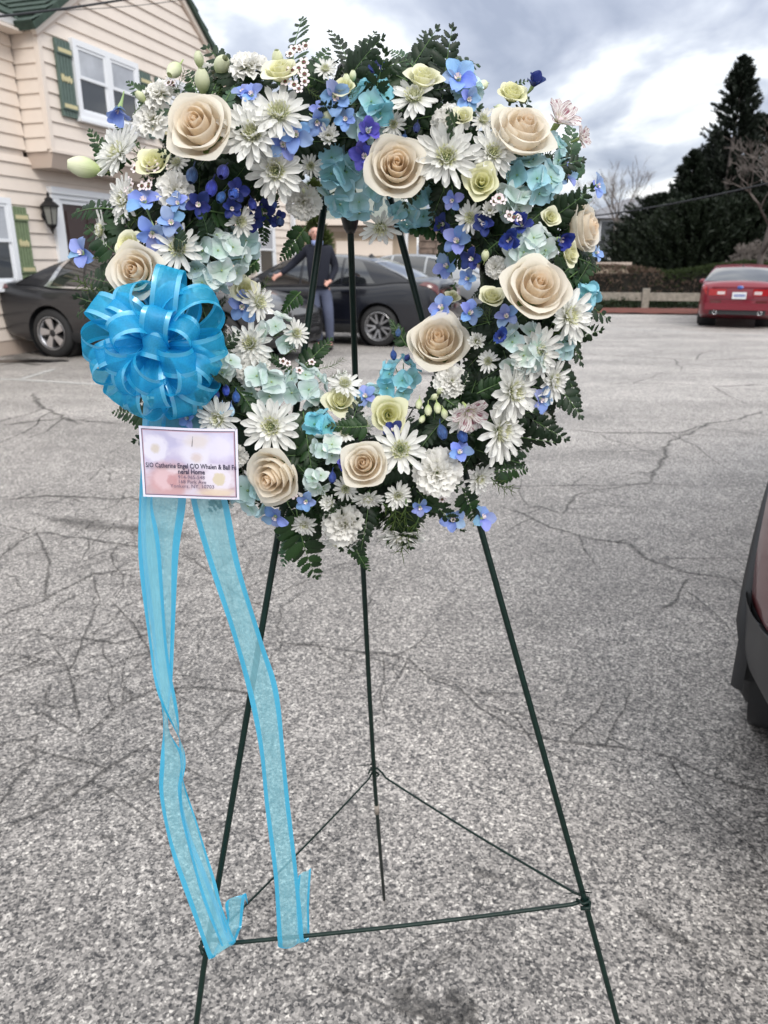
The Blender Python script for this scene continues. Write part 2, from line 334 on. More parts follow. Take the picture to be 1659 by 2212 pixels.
r_ = random.Random(12); nbr = 0
for i, (p, wd) in enumerate(CR):
    P = [gnd(*q) for q in p]
    for a, b in zip(P, P[1:]):
        for _ in range(2):
            if r_.random() < .55: continue
            q = a.lerp(b, r_.random()); d = (b-a).normalized(); ang = r_.choice((-1, 1))*r_.uniform(.5, 1.5); pts_ = [q]; ln = r_.uniform(.05, .22)*max(1, q.y/2.2)
            for _k in range(5):
                ang += r_.uniform(-.35, .35); pts_.append(pts_[-1]+Vector((d.x*math.cos(ang)-d.y*math.sin(ang), d.x*math.sin(ang)+d.y*math.cos(ang), 0))*ln*.45)
            vs, uv = [], []
            for k_i, q in enumerate(pts_):
                t = (pts_[min(k_i+1, 5)]-pts_[max(k_i-1, 0)]).normalized(); nn = Vector((-t.y, t.x, 0))*wd*.42*(1-.13*k_i); z_ = Vector((0, 0, .0032+nbr*.000004)); vs += [q-nn+z_, q+nn+z_]; uv += [(0, k_i/5), (1, k_i/5)]
            nbr += 1; tag(MB().add(vs, [(2*k, 2*k+1, 2*k+3, 2*k+2) for k in range(5)], 0, uv).build('hairline_crack', M['crack']), kind='structure')
ST = [([(840,2140),(960,2200),(1040,2215)], .07), ([(960,2140),(1000,2170),(1000,2212)], .05), ([(1380,1960),(1440,2010),(1520,2060)], .05), ([(100,1120),(260,1140),(420,1160)], .18), ([(1020,1880),(1080,1900)], .03), ([(20,765),(60,778),(130,782)], .7),
 ([(800,800),(1000,812),(1150,808)], .3), ([(0,790),(40,783),(90,790)], .18)]
for i, (p, wd) in enumerate(ST):
    tag(ribbon_on_ground(p, wd, .0035+i*.0001, jag=.1, seed=40+i).build('oil_stain', M['stain']), kind='structure')
# fine alligator cracking in the left of the lot
r_ = random.Random(31); net = MB(); G = {}
for i in range(17):
    for j in range(24):
        G[i, j] = Vector((-2.3+i*.14+r_.uniform(-.055, .055)+j*.012, 1.45+j*.135*(1+j*.022)+r_.uniform(-.05, .05), .0042))
for (i, j), a in G.items():
    dens = .5*max(.12, 1-abs(a.x+1.25)/1.3)
    for di, dj in ((1, 0), (0, 1), (1, 1)):
        b = G.get((i+di, j+dj))
        if b is None or r_.random() > dens*(.6 if di*dj else 1): continue
        n_ = 6; wd = r_.uniform(.008, .017); pv = [a.lerp(b, k/n_) for k in range(n_+1)]; t = (b-a).normalized(); nn = Vector((-t.y, t.x, 0))
        pv = [p+nn*(.022*noise.noise(p*14)*math.sin(PI*k/n_)*2) for k, p in enumerate(pv)]; zz = Vector((0, 0, len(net.f)*1e-7))
        vs, uv = [], []
        for k, p in enumerate(pv): vs += [p-nn*wd*.5+zz, p+nn*wd*.5+zz]; uv += [(0, k/n_), (1, k/n_)]
        net.add(vs, [(2*k, 2*k+1, 2*k+3, 2*k+2) for k in range(n_)], 0, uv)
tag(net.build('crack_network', M['crack']), kind='structure')
for p, wd in (([(0,820),(42,821),(208,831),(330,838)], .09), ([(42,821),(118,798)], .09), ([(0,761),(72,752)], .09), ([(1150,704),(1262,708),(1659,726)], .13)):
    tag(ribbon_on_ground(p, wd, .006, jag=.03, step=.2, var=.1, seed=3).build('parking_line', M['line']), kind='structure')
M['black_wet'] = mat('pothole_dark', (.012, .012, .013), .25); 
mb = MB(); c0 = gnd(38, 781); pts = [c0+Vector((math.cos(a)*.75*(1+.3*noise.noise(Vector((math.cos(a)*2, math.sin(a)*2, 1)))), math.sin(a)*.16*(1+.5*noise.noise(Vector((math.cos(a)*3, math.sin(a)*3, 4)))), .007)) for a in [i*2*PI/28 for i in range(28)]]
tag(mb.add(pts, [tuple(range(28))]).build('pothole_patch', M['black_wet']), kind='structure')
# ------------------------------------------------------------------ house
TH = math.radians(17.5); HU = Vector((math.sin(TH), math.cos(TH), 0)); HN = Vector((math.cos(TH), -math.sin(TH), 0)); W0 = Vector((-5.52, 12.4, 0))
HM = Matrix(((HU.x, HN.x, 0, W0.x), (HU.y, HN.y, 0, W0.y), (0, 0, 1, 0), (0, 0, 0, 1)))     # local x = along the front, y = out of the wall, z = up
# this frame is left handed seen from outside, so build with (u, e, z) and flip normals where it matters
house = empty('clapboard_house', W0, label='cream clapboard house with green shutters and gabled upper storey at left', cat='house')
def hp(u, e, z): return HU*u+HN*e+Vector((0, 0, z))
def hbox(mb, u0, u1, e0, e1, z0, z1, mi=0):
    vs = [hp(*p) for p in ((u0, e0, z0), (u0, e1, z0), (u1, e1, z0), (u1, e0, z0), (u0, e0, z1), (u0, e1, z1), (u1, e1, z1), (u1, e0, z1))]
    return mb.add(vs, [(0, 3, 2, 1), (4, 5, 6, 7), (0, 1, 5, 4), (1, 2, 6, 5), (2, 3, 7, 6), (3, 0, 4, 7)], mi)
def hpart(name, mtl, u0, u1, e0, e1, z0, z1, par=house):
    return hbox(MB(), u0, u1, e0, e1, z0, z1).build(name, mtl, par)
def board(u0l, u1l, u0t, u1t, e, z0, z1):
    """clapboard: thick lower edge, thin top; ends may be cut on a slope"""
    t0, t1, g = .034, .006, .0
    vs = [hp(u0l, e, z0), hp(u1l, e, z0), hp(u1t, e, z1), hp(u0t, e, z1), hp(u0l, e+t0, z0), hp(u1l, e+t0, z0), hp(u1t, e+t1, z1), hp(u0t, e+t1, z1), hp(u0l, e+t0*.95, z0+.012), hp(u1l, e+t0*.95, z0+.012)]
    return MB().add(vs, [(4, 5, 9, 8), (8, 9, 6, 7), (0, 1, 5, 4), (0, 4, 8, 7, 3), (1, 2, 6, 9, 5), (3, 7, 6, 2)]).build('siding_board', M['siding'], house)
BP = .1965
hpart('wall', M['trimcream'], -7, 10, -6, -.012, 0, 2.85); hpart('wall', M['trimcream'], -7, .05, -6, -.012, 2.85, 4.62); hpart('wall', M['trimcream'], 6.35, 10, -6, -.012, 2.85, 4.62)
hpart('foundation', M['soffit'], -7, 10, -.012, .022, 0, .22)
z = .22
while z < 2.84:
    board(-7, 10, -7, 10, 0, z, min(z+BP, 2.88)); z += BP
while z < 4.6:
    board(-7, .08, -7, .08, 0, z, z+BP); board(6.35, 10, 6.35, 10, 0, z, z+BP); z += BP
hpart('corner_board', M['white'], 9.9, 10.03, -.05, .06, .1, 4.6)
EB = .45; ZB = 2.95; ZE = 4.66; UA, UB = .12, 6.30; UM = 3.21; ZA = 6.80
# projecting upper storey: its box, the sloping apron under it, its boards
mb = MB(); pts = [(UA, ZB), (UB, ZB), (UB, ZE), (UM, ZA), (UA, ZE)]
n = len(pts); vs = [hp(u, -6, z_) for u, z_ in pts]+[hp(u, EB-.012, z_) for u, z_ in pts]
mb.add(vs, [tuple(range(n)), tuple(range(2*n-1, n-1, -1))]+[(i, (i+1) % n, (i+1) % n+n, i+n) for i in range(n)]); mb.build('upper_wall', M['trimcream'], house)
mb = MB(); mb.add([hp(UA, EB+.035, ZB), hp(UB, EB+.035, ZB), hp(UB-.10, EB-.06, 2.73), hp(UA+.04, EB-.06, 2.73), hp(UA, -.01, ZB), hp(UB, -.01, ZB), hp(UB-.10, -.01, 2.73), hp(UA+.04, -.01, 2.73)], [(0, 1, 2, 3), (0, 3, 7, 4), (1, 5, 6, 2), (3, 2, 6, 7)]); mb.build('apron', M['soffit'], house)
hpart('apron_moulding', M['trimcream'], UA-.02, UB+.02, EB-.01, EB+.05, ZB-.012, ZB+.03)
sl = (ZA-ZE)/(UM-UA); z = ZB+.03
while z < ZA-.15:
    z1 = min(z+BP, ZA-.02); f = lambda q: max(UA, UA+(q-ZE)/sl) if q > ZE else UA
    g_ = lambda q: min(UB, UB-(q-ZE)/sl) if q > ZE else UB
    if g_(z)-f(z) > .1: board(f(z)+.05, g_(z)-.05, f(z1)+.05, g_(z1)-.05, EB, z, z1)
    z += BP
# side return boards (facing the street side) and corner boards
def eboard(u, e0, e1, z0, z1):
    t0, t1 = .030, .006
    MB().add([hp(u, e0, z0), hp(u, e1, z0), hp(u, e1, z1), hp(u, e0, z1), hp(u-t0, e0, z0), hp(u-t0, e1, z0), hp(u-t1, e1, z1), hp(u-t1, e0, z1)], [(4, 7, 6, 5), (0, 4, 5, 1), (3, 2, 6, 7), (0, 3, 7, 4), (1, 5, 6, 2)]).build('siding_board', M['siding'], house)
z = ZB
while z < ZE-.05: eboard(UA-.002, .01, EB-.045, z, z+BP*.995); z += BP
hpart('corner_board', M['trimcream'], UA-.028, UA+.055, EB-.045, EB+.042, ZB+.03, ZE+.02)
def rake(ua, za, ub, zb, name='rake_board', mtl='trimcream', e0=EB-.01, e1=EB+.07, off=0., th=.17):
    d = Vector((ub-ua, zb-za)).normalized(); nn = Vector((-d.y, d.x)); nn = nn if nn.y > 0 else -nn
    q = [(ua+nn.x*off, za+nn.y*off), (ub+nn.x*off, zb+nn.y*off), (ub+nn.x*(off-th), zb+nn.y*(off-th)), (ua+nn.x*(off-th), za+nn.y*(off-th))]
    vs = [hp(a, e0, b) for a, b in q]+[hp(a, e1, b) for a, b in q]
    return recalc(MB().add(vs, [(0, 1, 2, 3), (7, 6, 5, 4), (0, 4, 5, 1), (1, 5, 6, 2), (2, 6, 7, 3), (3, 7, 4, 0)]).build(name, M[mtl], house))
rake(UA-.12, ZE-.08, UM, ZA, off=.04); rake(UB+.12, ZE-.08, UM, ZA, off=.04)
rake(UA-.12, ZE-.08, UM, ZA, 'rake_moulding', 'soffit', EB-.01, EB+.055, off=-.135, th=.03); rake(UB+.12, ZE-.08, UM, ZA, 'rake_moulding', 'soffit', EB-.01, EB+.055, off=-.135, th=.03)
def shingle_roof(name, A, Bv, Cv, rows, cols):
    """slope from eave A-B up towards C: a slab and overlapping shingle courses, each a strip of tabs"""
    ex = (Bv-A); up = (Cv-A); nn = ex.cross(up).normalized(); nn = nn if nn.z > 0 else -nn
    sl_ = MB().add([A, Bv, Bv+up, A+up, A-nn*.09, Bv-nn*.09, Bv+up-nn*.09, A+up-nn*.09], [(0, 1, 2, 3), (4, 7, 6, 5), (0, 4, 5, 1), (1, 5, 6, 2), (2, 6, 7, 3), (3, 7, 4, 0)]).build(name, M['roof'], house); recalc(sl_)
    mb = MB(); r = random.Random(5)
    for i in range(rows):
        for j in range(cols):
            o = .5 if i % 2 else 0
            a = A+up*(i/rows)+ex*((j+o)/cols*.98); b = a+ex*(.97/cols); c_ = up*(1.12/rows); h1, h2 = .030+r.random()*.008, .006
            mb.add([a+nn*h1, b+nn*h1, b+c_+nn*h2, a+c_+nn*h2, a+nn*.004, b+nn*.004], [(0, 1, 2, 3), (0, 4, 5, 1)])
    s_ = mb.build('shingles', M['roof'], sl_); s_['kind'] = 'stuff'
# gable roof over the projecting part, and the long main roof behind
shingle_roof('gable_roof', hp(UB+.32, EB+.14, ZE-.20), hp(UB+.32, -5, ZE-.20), hp(UM, EB+.14, ZA+.10), 20, 22)
shingle_roof('gable_roof', hp(UA-.20, EB+.14, ZE-.08), hp(UA-.20, -5, ZE-.08), hp(UM, EB+.14, ZA+.10), 20, 22)
shingle_roof('main_roof', hp(-7, .28, 4.66), hp(UA-.06, .28, 4.66), hp(-7, -3.4, 7.9), 20, 30)
shingle_roof('main_roof', hp(6.5, .22, 4.72), hp(10.2, .22, 4.72), hp(6.5, -3.4, 7.6), 18, 18)
def gutter(u0, u1, e, z_):
    mb = MB(); prof = [(0, .11), (0, 0), (.06, -.005), (.10, .03), (.115, .08), (.13, .11), (.12, .112), (.10, .08), (.055, .01), (.01, .01), (.01, .11)]
    k = len(prof); vs = [hp(u0, e+p, z_+q) for p, q in prof]+[hp(u1, e+p, z_+q) for p, q in prof]
    mb.add(vs, [(i, i+1, i+1+k, i+k) for i in range(k-1)]+[tuple(range(k)), tuple(range(2*k-1, k-1, -1))]); recalc(mb.build('gutter', M['gutter'], house))
gutter(-7, UA-.05, .16, 4.54); hpart('soffit_board', M['trimcream'], -7, UA-.05, .04, .30, 4.50, 4.535); gutter(UB+.4, 10.2, .12, 4.60)
def window(u0, u1, z0, z1, e, sashes=2, blind=.5, mtl='white'):
    fr = MB(); t = .085
    for a in ((u0, u1, z0, z0+t*1.2), (u0, u1, z1-t, z1)): hbox(fr, a[0], a[1], e, e+.075, a[2], a[3])
    for a in ((u0, u0+t), (u1-t, u1)): hbox(fr, a[0], a[1], e, e+.075, z0+t*1.2, z1-t)
    if sashes == 2: um = (u0+u1)/2; hbox(fr, um-.06, um+.06, e, e+.075, z0+t*1.2, z1-t)
    w_ = recalc(fr.build('window', M[mtl], house)); hpart('sill', M[mtl], u0-.03, u1+.03, e+.0, e+.11, z0-.045, z0-.001, w_)
    spans = [(u0+t, (u0+u1)/2-.06), ((u0+u1)/2+.06, u1-t)] if sashes == 2 else [(u0+t, u1-t)]
    for a, b in spans:
        zm = (z0+z1)/2+.02
        for (q0, q1, de) in ((zm, z1-t, .040), (z0+t*1.2, zm+.04, .020)):
            s_ = MB(); k = .045
            hbox(s_, a+.002, b-.002, e+de, e+de+.022, q0, q0+k); hbox(s_, a+.002, b-.002, e+de, e+de+.022, q1-k, q1-.002)
            hbox(s_, a+.002, a+k, e+de, e+de+.022, q0+k, q1-k); hbox(s_, b-k, b-.002, e+de, e+de+.022, q0+k, q1-k)
            sash = recalc(s_.build('sash', M[mtl], w_)); hpart('pane', M['glass'], a+k, b-k, e+de+.004, e+de+.010, q0+k, q1-k, sash) if q0 < zm-.1 else hpart('pane', M['glassb'], a+k, b-k, e+de+.004, e+de+.010, q0+k, q1-k, sash)
    return w_
M['glassb'] = mat('window_glass_over_blind', (.40, .42, .46), .08, spec=.9, noise_amt=.18, noise_scale=2.5)
def shutter(u0, u1, z0, z1, e, mtl):
    s_ = hpart('shutter', M[mtl], u0+.01, u1-.01, e, e+.024, z0, z1); n_ = 5; w_ = (u1-u0)/n_
    for i in range(n_): hpart('slat', M[mtl], u0+i*w_+.006, u0+(i+1)*w_-.006, e+.024, e+.042, z0, z1, s_)
    for zz in (z0+.14*(z1-z0), z1-.14*(z1-z0)):
        hpart('batten', M[mtl], u0, u1, e+.042, e+.064, zz-.05, zz+.05, s_); hpart('batten_stripe', M['gold'], u0+.03, u1-.02, e+.064, e+.068, zz-.028, zz+.028, s_)
    # little faded gilt horse-and-scroll casting in the middle
    mb = MB(); r = random.Random(3); zc = (z0+z1)/2; pr = [(0, -.02), (.10, -.05), (.2, -.01), (.3, -.045), (.42, -.02), (.55, -.05), (.7, -.015), (.85, -.05), (1, -.01), (.97, .03), (.85, .02), (.78, .05), (.6, .025), (.45, .035), (.3, .02), (.2, .06), (.12, .03), (0, .055)]
    k = len(pr); q = [(u0+.05+(u1-u0-.1)*a, zc+b*1.1) for a, b in pr]; vs = [hp(a, e+.043, b) for a, b in q]+[hp(a, e+.054, b) for a, b in q]
    mb.add(vs, [tuple(range(k)), tuple(range(2*k-1, k-1, -1))]+[(i, (i+1) % k, (i+1) % k+k, i+k) for i in range(k)]); recalc(mb.build('gilt_ornament', M['gold'], s_))
E1 = EB+.032
window(.78, 2.46, 3.50, 4.60, E1); shutter(.42, .76, 3.48, 4.52, E1, 'shutter'); shutter(2.50, 2.86, 3.48, 4.52, E1, 'shutter')
window(3.42, 5.0, 3.50, 4.60, E1); shutter(3.02, 3.38, 3.48, 4.52, E1, 'shutter'); shutter(5.06, 5.42, 3.48, 4.52, E1, 'shutter')
E0_ = .032
window(-1.75, -.47, .98, 2.26, E0_, 1); shutter(-.44, -.14, 1.10, 2.15, E0_, 'shutter2'); shutter(-2.1, -1.8, 1.10, 2.15, E0_, 'shutter2')
window(7.6, 8.6, .98, 2.26, E0_, 1); shutter(7.10, 7.45, 1.10, 2.2, E0_, 'shutter2')
M['dark_green_sash'] = mat('dark_green_sash', (.03, .07, .06), .4)
# door with stepped white surround
dsr = MB()
for (a, b, e1) in ((.46, .62, .07), (.62, .70, .045)): hbox(dsr, a, b, .01, .01+e1, .12, 2.42 if a < .5 else 2.26); hbox(dsr, 3.05-b+.46+.0, 3.05-a+.46, .01, .01+e1, .12, 2.42 if a < .5 else 2.26)
for i, (a, b) in enumerate(((2.26, 2.33), (2.33, 2.40), (2.40, 2.50))): hbox(dsr, .46-.02*i if i else .62, 3.05+.02*i if i else 2.89, .012, .055+.03*i, a, b-.002)
dr = recalc(dsr.build('door_frame', M['white'], house)); dleaf = hpart('door', M['door'], .70, 2.81, .004, .034, .14, 2.26)
for i in range(4):
    for j, (za, zb_) in enumerate(((.25, .80), (.9, 1.5), (1.6, 2.15))):
        u = .78+i*.51; hpart('door_panel', M['door'], u, u+.40, .034, .052, za, zb_, dleaf)
MB().lathe([(0, 0), (.02, .005), (.03, .03), (.015, .055), (0, .06)], 10, M=Matrix.Translation(hp(1.74, .034, 1.1)) @ HN.to_track_quat('Z', 'Y').to_matrix().to_4x4()).build('handle', M['gold'], dleaf, True)
# downspout on the far corner
MB().tube([hp(9.75, .10, 4.55), hp(9.75, .09, 4.4), hp(9.75, .06, 4.3), hp(9.75, .06, .15)], .045, 6).build('downspout', M['white'], house, True)
# wall lantern
lb = W0+hp(.27, .04, 2.05); lan = empty('wall_lantern', lb, label='black carriage lantern fixed to the cream siding beside the brown door', cat='lantern')
R_ = Matrix.Translation(HN*.12) @ Matrix.Scale(1.35, 4)
lc = MB().lathe([(0, -.20), (.012, -.19), (.02, -.15), (.05, -.12), (.062, -.10), (.055, -.09)], 8, M=R_).build('base_cup', M['black'], lan)
MB().lathe([(.058, -.09), (.088, .10)], 6, M=R_).build('glass', M['lampglass'], lan)
for i in range(6):
    a = i*PI/3; MB().tube([R_ @ Vector((.060*math.cos(a), .060*math.sin(a), -.09)), R_ @ Vector((.090*math.cos(a), .090*math.sin(a), .10))], .009, 4).build('bar', M['black'], lan)
MB().lathe([(.112, .095), (.115, .11), (.07, .15), (.05, .16), (.052, .18), (.03, .20), (.012, .21), (.02, .235), (.008, .26), (0, .265)], 6, M=R_).build('cap', M['black'], lan)
MB().tube([HN*-.01+Vector((0, 0, -.02)), HN*.03+Vector((0, 0, -.10)), HN*.10+Vector((0, 0, -.22)), HN*.13+Vector((0, 0, -.20))], .011, 6).build('bracket', M['black'], lan, True)
MB().lathe([(0, 0), (.06, .0), (.055, .02), (0, .025)], 12, M=Matrix.Translation(HN*-.01+Vector((0, 0, 0))) @ HN.to_track_quat('Z', 'Y').to_matrix().to_4x4()).build('wall_plate', M['black'], lan, True)
# overhead cables
def cable(p, q, sag, r, label):
    pts = [p.lerp(q, i/24)+Vector((0, 0, -sag*math.sin(PI*i/24))) for i in range(25)]
    o = MB().tube([a-pts[0] for a in pts], r, 6).build('overhead_cable', M['cable'], None, True, loc=pts[0]); return tag(o, label, 'cable', 'overhead cables')
cable(atY(-300, 62, 8), atY(420, -28, 11), .05, .012, 'thick black overhead cable crossing the green roof at the upper left')
cable(atY(90, 24, 10.2), atY(520, -22, 12), .05, .004, 'thin black wire just right of the thick cable above the gable')
cable(atY(1180, 478, 26), atY(1760, 372, 20), .15, .022, 'long black cable strung across the dark evergreens at the right')
# ------------------------------------------------------------------ cars
def paint(name, c, metal=.3, rough=.3, coat=.6): return mat(name, c, rough, metal=metal, coat=coat)
M['tyre'] = mat('tyre_rubber', (.018, .018, .019), .75, bump=.2, bump_scale=80); M['rim'] = mat('machined_rim', (.55, .55, .57), .28, metal=.85); M['rimd'] = mat('dark_rim', (.03, .03, .033), .4, metal=.4)
M['cglass'] = mat('tinted_car_glass', (.012, .014, .016), .03, spec=1.0, coat=.8); M['chrome'] = mat('chrome', (.75, .76, .78), .12, metal=1); M['plast'] = mat('black_plastic', (.022, .023, .025), .5)
M['tail'] = mat('tail_lamp_red', (.35, .01, .015), .15, coat=1); M['taild'] = mat('dark_tail_lamp', (.10, .015, .015), .15, coat=1); M['tailw'] = mat('clear_lamp', (.65, .55, .55), .12, coat=1); M['plate'] = mat('number_plate', (.70, .72, .74), .4)
M['blueb'] = mat('blue_badge', (.03, .08, .35), .2, coat=1); M['headl'] = mat('headlamp', (.55, .58, .62), .08, coat=1, spec=1)
def curve(xs, ys):
    xs = np.array(xs, float); ys = np.array(ys, float); dx = np.diff(xs); sl_ = np.diff(ys)/dx; m = np.zeros(len(xs)); m[1:-1] = np.where(sl_[:-1]*sl_[1:] > 0, 2*sl_[:-1]*sl_[1:]/(sl_[:-1]+sl_[1:]+1e-9), 0); m[0] = sl_[0]; m[-1] = sl_[-1]
    def f(x):
        x = min(max(x, xs[0]), xs[-1]); i = min(int(np.searchsorted(xs, x, 'right'))-1, len(xs)-2); h = dx[i]; t = (x-xs[i])/h
        return float((2*t**3-3*t*t+1)*ys[i]+(t**3-2*t*t+t)*h*m[i]+(-2*t**3+3*t*t)*ys[i+1]+(t**3-t*t)*h*m[i+1])
    return f
def cr(P, t):
    n = len(P)-1; q = min(int(t*n), n-1); f = t*n-q; g = lambda i: P[max(0, min(n, i))]
    return tuple(.5*(2*g(q)[k]+(g(q+1)[k]-g(q-1)[k])*f+(2*g(q-1)[k]-5*g(q)[k]+4*g(q+1)[k]-g(q+2)[k])*f*f+(3*g(q)[k]-g(q-1)[k]-3*g(q+1)[k]+g(q+2)[k])*f**3) for k in (0, 1))
def wheel(par, x, y, r, rim, side, style, steer=0):
    mt = Matrix.Translation((x, y, r)) @ Matrix.Rotation(PI/2*(-side), 4, 'X') @ Matrix.Rotation(steer, 4, 'Y'); W_ = .225
    wh = MB().lathe([(rim-.02, -W_/2), (rim+.01, -W_/2-.006), (r-.045, -W_/2-.008), (r-.012, -W_/2+.02), (r, -W_/2+.05), (r, W_/2-.05), (r-.012, W_/2-.02), (r-.045, W_/2+.008), (rim+.01, W_/2+.006), (rim-.02, W_/2)], 40, M=mt, closed=True).build('wheel', M['tyre'], par, True)
    MB().lathe([(rim-.035, -W_/2+.02), (rim-.030, W_/2-.06), (rim-.012, W_/2-.002), (rim+.006, W_/2+.008), (rim-.004, W_/2+.004), (rim-.022, W_/2-.010), (rim-.04, W_/2-.07)], 36, M=mt).build('rim', M['rim'], wh, True)
    MB().lathe([(0, -.02), (rim-.04, -.02)], 28, M=mt).build('brake_disc', M['plast'], wh)
    mb = MB(); zf = W_/2-.014
    def spoke(a, w0, w1, tw=0, mi=0, z_=zf, r0=.045, th=.03):
        c_, s_ = math.cos(a), math.sin(a); c2, s2 = math.cos(a+tw), math.sin(a+tw); r1 = rim-.014
        pts = [(r0*c_-w0*s_*(-1), r0*s_+w0*c_*(-1)), (r0*c_+w0*s_*(-1), r0*s_-w0*c_*(-1)), (r1*c2-w1*s2, r1*s2+w1*c2), (r1*c2+w1*s2, r1*s2-w1*c2)]
        pts = [(r0*c_+w0*s_, r0*s_-w0*c_), (r1*c2+w1*s2, r1*s2-w1*c2), (r1*c2-w1*s2, r1*s2+w1*c2), (r0*c_-w0*s_, r0*s_+w0*c_)]
        dz = [.006, .0, .0, .006]
        vs = [mt @ Vector((p[0], p[1], z_-d_-.0)) for p, d_ in zip(pts, (.012, 0, 0, .012))]+[mt @ Vector((p[0], p[1], z_-th-d_)) for p, d_ in zip(pts, (.012, 0, 0, .012))]
        mb.add(vs, [(0, 1, 2, 3), (7, 6, 5, 4), (0, 4, 5, 1), (1, 5, 6, 2), (2, 6, 7, 3), (3, 7, 4, 0)], mi)
    if style == 'five':
        for k in range(5):
            a = 2*PI*k/5+.3; spoke(a, .030, .062, .22, 0); spoke(a+.34, .02, .028, .25, 1, zf-.012)
    elif style == 'ten':
        for k in range(5):
            a = 2*PI*k/5+.2; spoke(a-.10, .016, .017, -.16, 0); spoke(a+.10, .016, .017, .16, 0); spoke(a+.02, .02, .012, .40, 1, zf-.012)
    else:
        for k in range(7): spoke(2*PI*k/7, .022, .028, .1, 0)
    recalc(mb.build('spokes', [M['rim'], M['rimd']], wh)); MB().lathe([(0, zf-.002), (.030, zf-.004), (.060, zf-.014), (.065, zf-.05)], 16, M=mt).build('hub_cap', M['rimd'], wh, True)
def car(label, loc, rot, pm, st, scale=1, cat='car', name='parked_car'):
    root = empty(name, loc, rot, label=label, cat=cat, group=None); root.scale = (scale,)*3
    suv = st.get('suv', 0); Hh = .22 if suv else 0; xr, xf = -2.38, 2.38; ra, fa = -1.36, 1.42; wr = st.get('wr', .335); Wd = .92
    if suv:
        deck = curve([xr, -2.30, -2.1, -1.5, .8, 1.5, 2.1, 2.38], [.98, 1.10, 1.16, 1.14, 1.10, 1.06, .95, .72]); roof = curve([-2.22, -1.95, -1.5, -.8, 0, .35, 1.12], [1.14, 1.50, 1.66, 1.70, 1.68, 1.60, 1.10]); gx = (-2.22, 1.12)
    else:
        deck = curve([xr, -2.32, -2.15, -1.7, -1.2, .8, 1.3, 1.9, 2.2, 2.38], [.90, 1.02, 1.075, 1.07, 1.02, .985, .965, .87, .76, .60]); roof = curve([-1.92, -1.5, -1.05, -.5, -.1, .25, .7, 1.18], [1.055, 1.25, 1.405, 1.465, 1.475, 1.44, 1.245, .965]); gx = (-1.92, 1.18)
    wid = curve([xr, -2.33, -2.15, -1.7, -1, 0, 1.2, 1.8, 2.15, 2.32, 2.38], [.70, .80, .875, .91, .92, .92, .915, .89, .82, .70, .55]); zb = curve([xr, -2.1, -1.8, 1.8, 2.1, 2.38], [.34, .26, .20, .20, .22, .30])
    if suv: wid = curve([xr, -2.34, -2.2, -2.0, -1.75, 0, 1.2, 1.8, 2.15, 2.32, 2.38], [.60, .68, .76, .84, .90, .92, .915, .89, .82, .70, .55]); zb = curve([xr, -2.1, -1.8, -1.5, 1.8, 2.1, 2.38], [.40, .33, .27, .22, .20, .22, .30])
    def ring(x):
        w_, d_, b_ = wid(x), deck(x), zb(x)
        return [(0, b_), (w_*.75, b_), (w_*.945, b_+.05), (w_*.985, b_+.22), (w_*.995, .55), (w_*1.0, .70), (w_*.985, d_-.15), (w_*.945, d_-.055), (w_*.86, d_-.01), (w_*.5, d_+.03), (0, d_+.045)]
    def Bs(x, t, off=0, sd=1):
        P = ring(x); y, z_ = cr(P, t)
        if off:
            y2, z2 = cr(P, min(1, t+.01)); y1, z1 = cr(P, max(0, t-.01)); ty, tz = y2-y1, z2-z1; l = math.hypot(ty, tz) or 1; y += tz/l*off; z_ -= ty/l*off
        return Vector((x, y*sd, z_))
    xs = np.concatenate([np.linspace(xr, -2.1, 9), np.linspace(-2.0, 2.0, 44), np.linspace(2.06, xf, 10)]); nt_ = 30
    vs, fs = [], []
    for x in xs:
        r_ = [Bs(x, i/nt_) for i in range(nt_+1)]; vs += r_+[Vector((p.x, -p.y, p.z)) for p in r_[1:-1][::-1]]
    K = 2*nt_
    for i in range(len(xs)-1):
        for j in range(K): fs.append((i*K+j, i*K+(j+1) % K, (i+1)*K+(j+1) % K, (i+1)*K+j))
    fs += [tuple(range(K)), tuple(range((len(xs)-1)*K+K-1, (len(xs)-1)*K-1, -1))]
    body = recalc(MB().add(vs, fs).build('body', [pm, M['plast']], root, True))
    # wheel arches cut out
    cut = MB()
    for ax in (ra, fa):
        for sd in (1, -1):
            mt = Matrix.Translation((ax, sd*.78, wr)) @ Matrix.Rotation(PI/2, 4, 'X'); q = MB().tube([mt @ Vector((0, 0, -.22)), mt @ Vector((0, 0, .22))], wr+.05, 40); cut.add(q.v, q.f)
    co = recalc(cut.build('cutter', M['plast'], root)); bm = body.modifiers.new('b', 'BOOLEAN'); bm.object = co; bm.operation = 'DIFFERENCE'; bm.solver = 'EXACT'
    dg = bpy.context.evaluated_depsgraph_get(); dg.update(); me = bpy.data.meshes.new_from_object(body.evaluated_get(dg)); body.modifiers.clear(); body.data = me; bpy.data.objects.remove(co); me.set_sharp_from_angle(angle=math.radians(38))
    if suv or st.get('clad'):
        for sd in (1, -1):
            for ax in (ra, fa):
                mb = MB()
                def at_(u, v):
                    a_ = -.25+(PI+.5)*u; q_ = (wr+.049+.050*min(1, v*1.25)); x_ = ax+q_*math.cos(a_); z_ = max(.2, wr+q_*math.sin(a_)); pr_ = .020 if v < .75 else .020*(1-(v-.75)*4)-.01
                    return Vector((x_, sd*(wid(x_)*(1.0 if z_ > .4 else .985)+pr_-(.09 if v == 0 else 0)), z_))
                mb.grid(at_, 40, 8); mb.build('arch_trim', M['plast'], root, True)
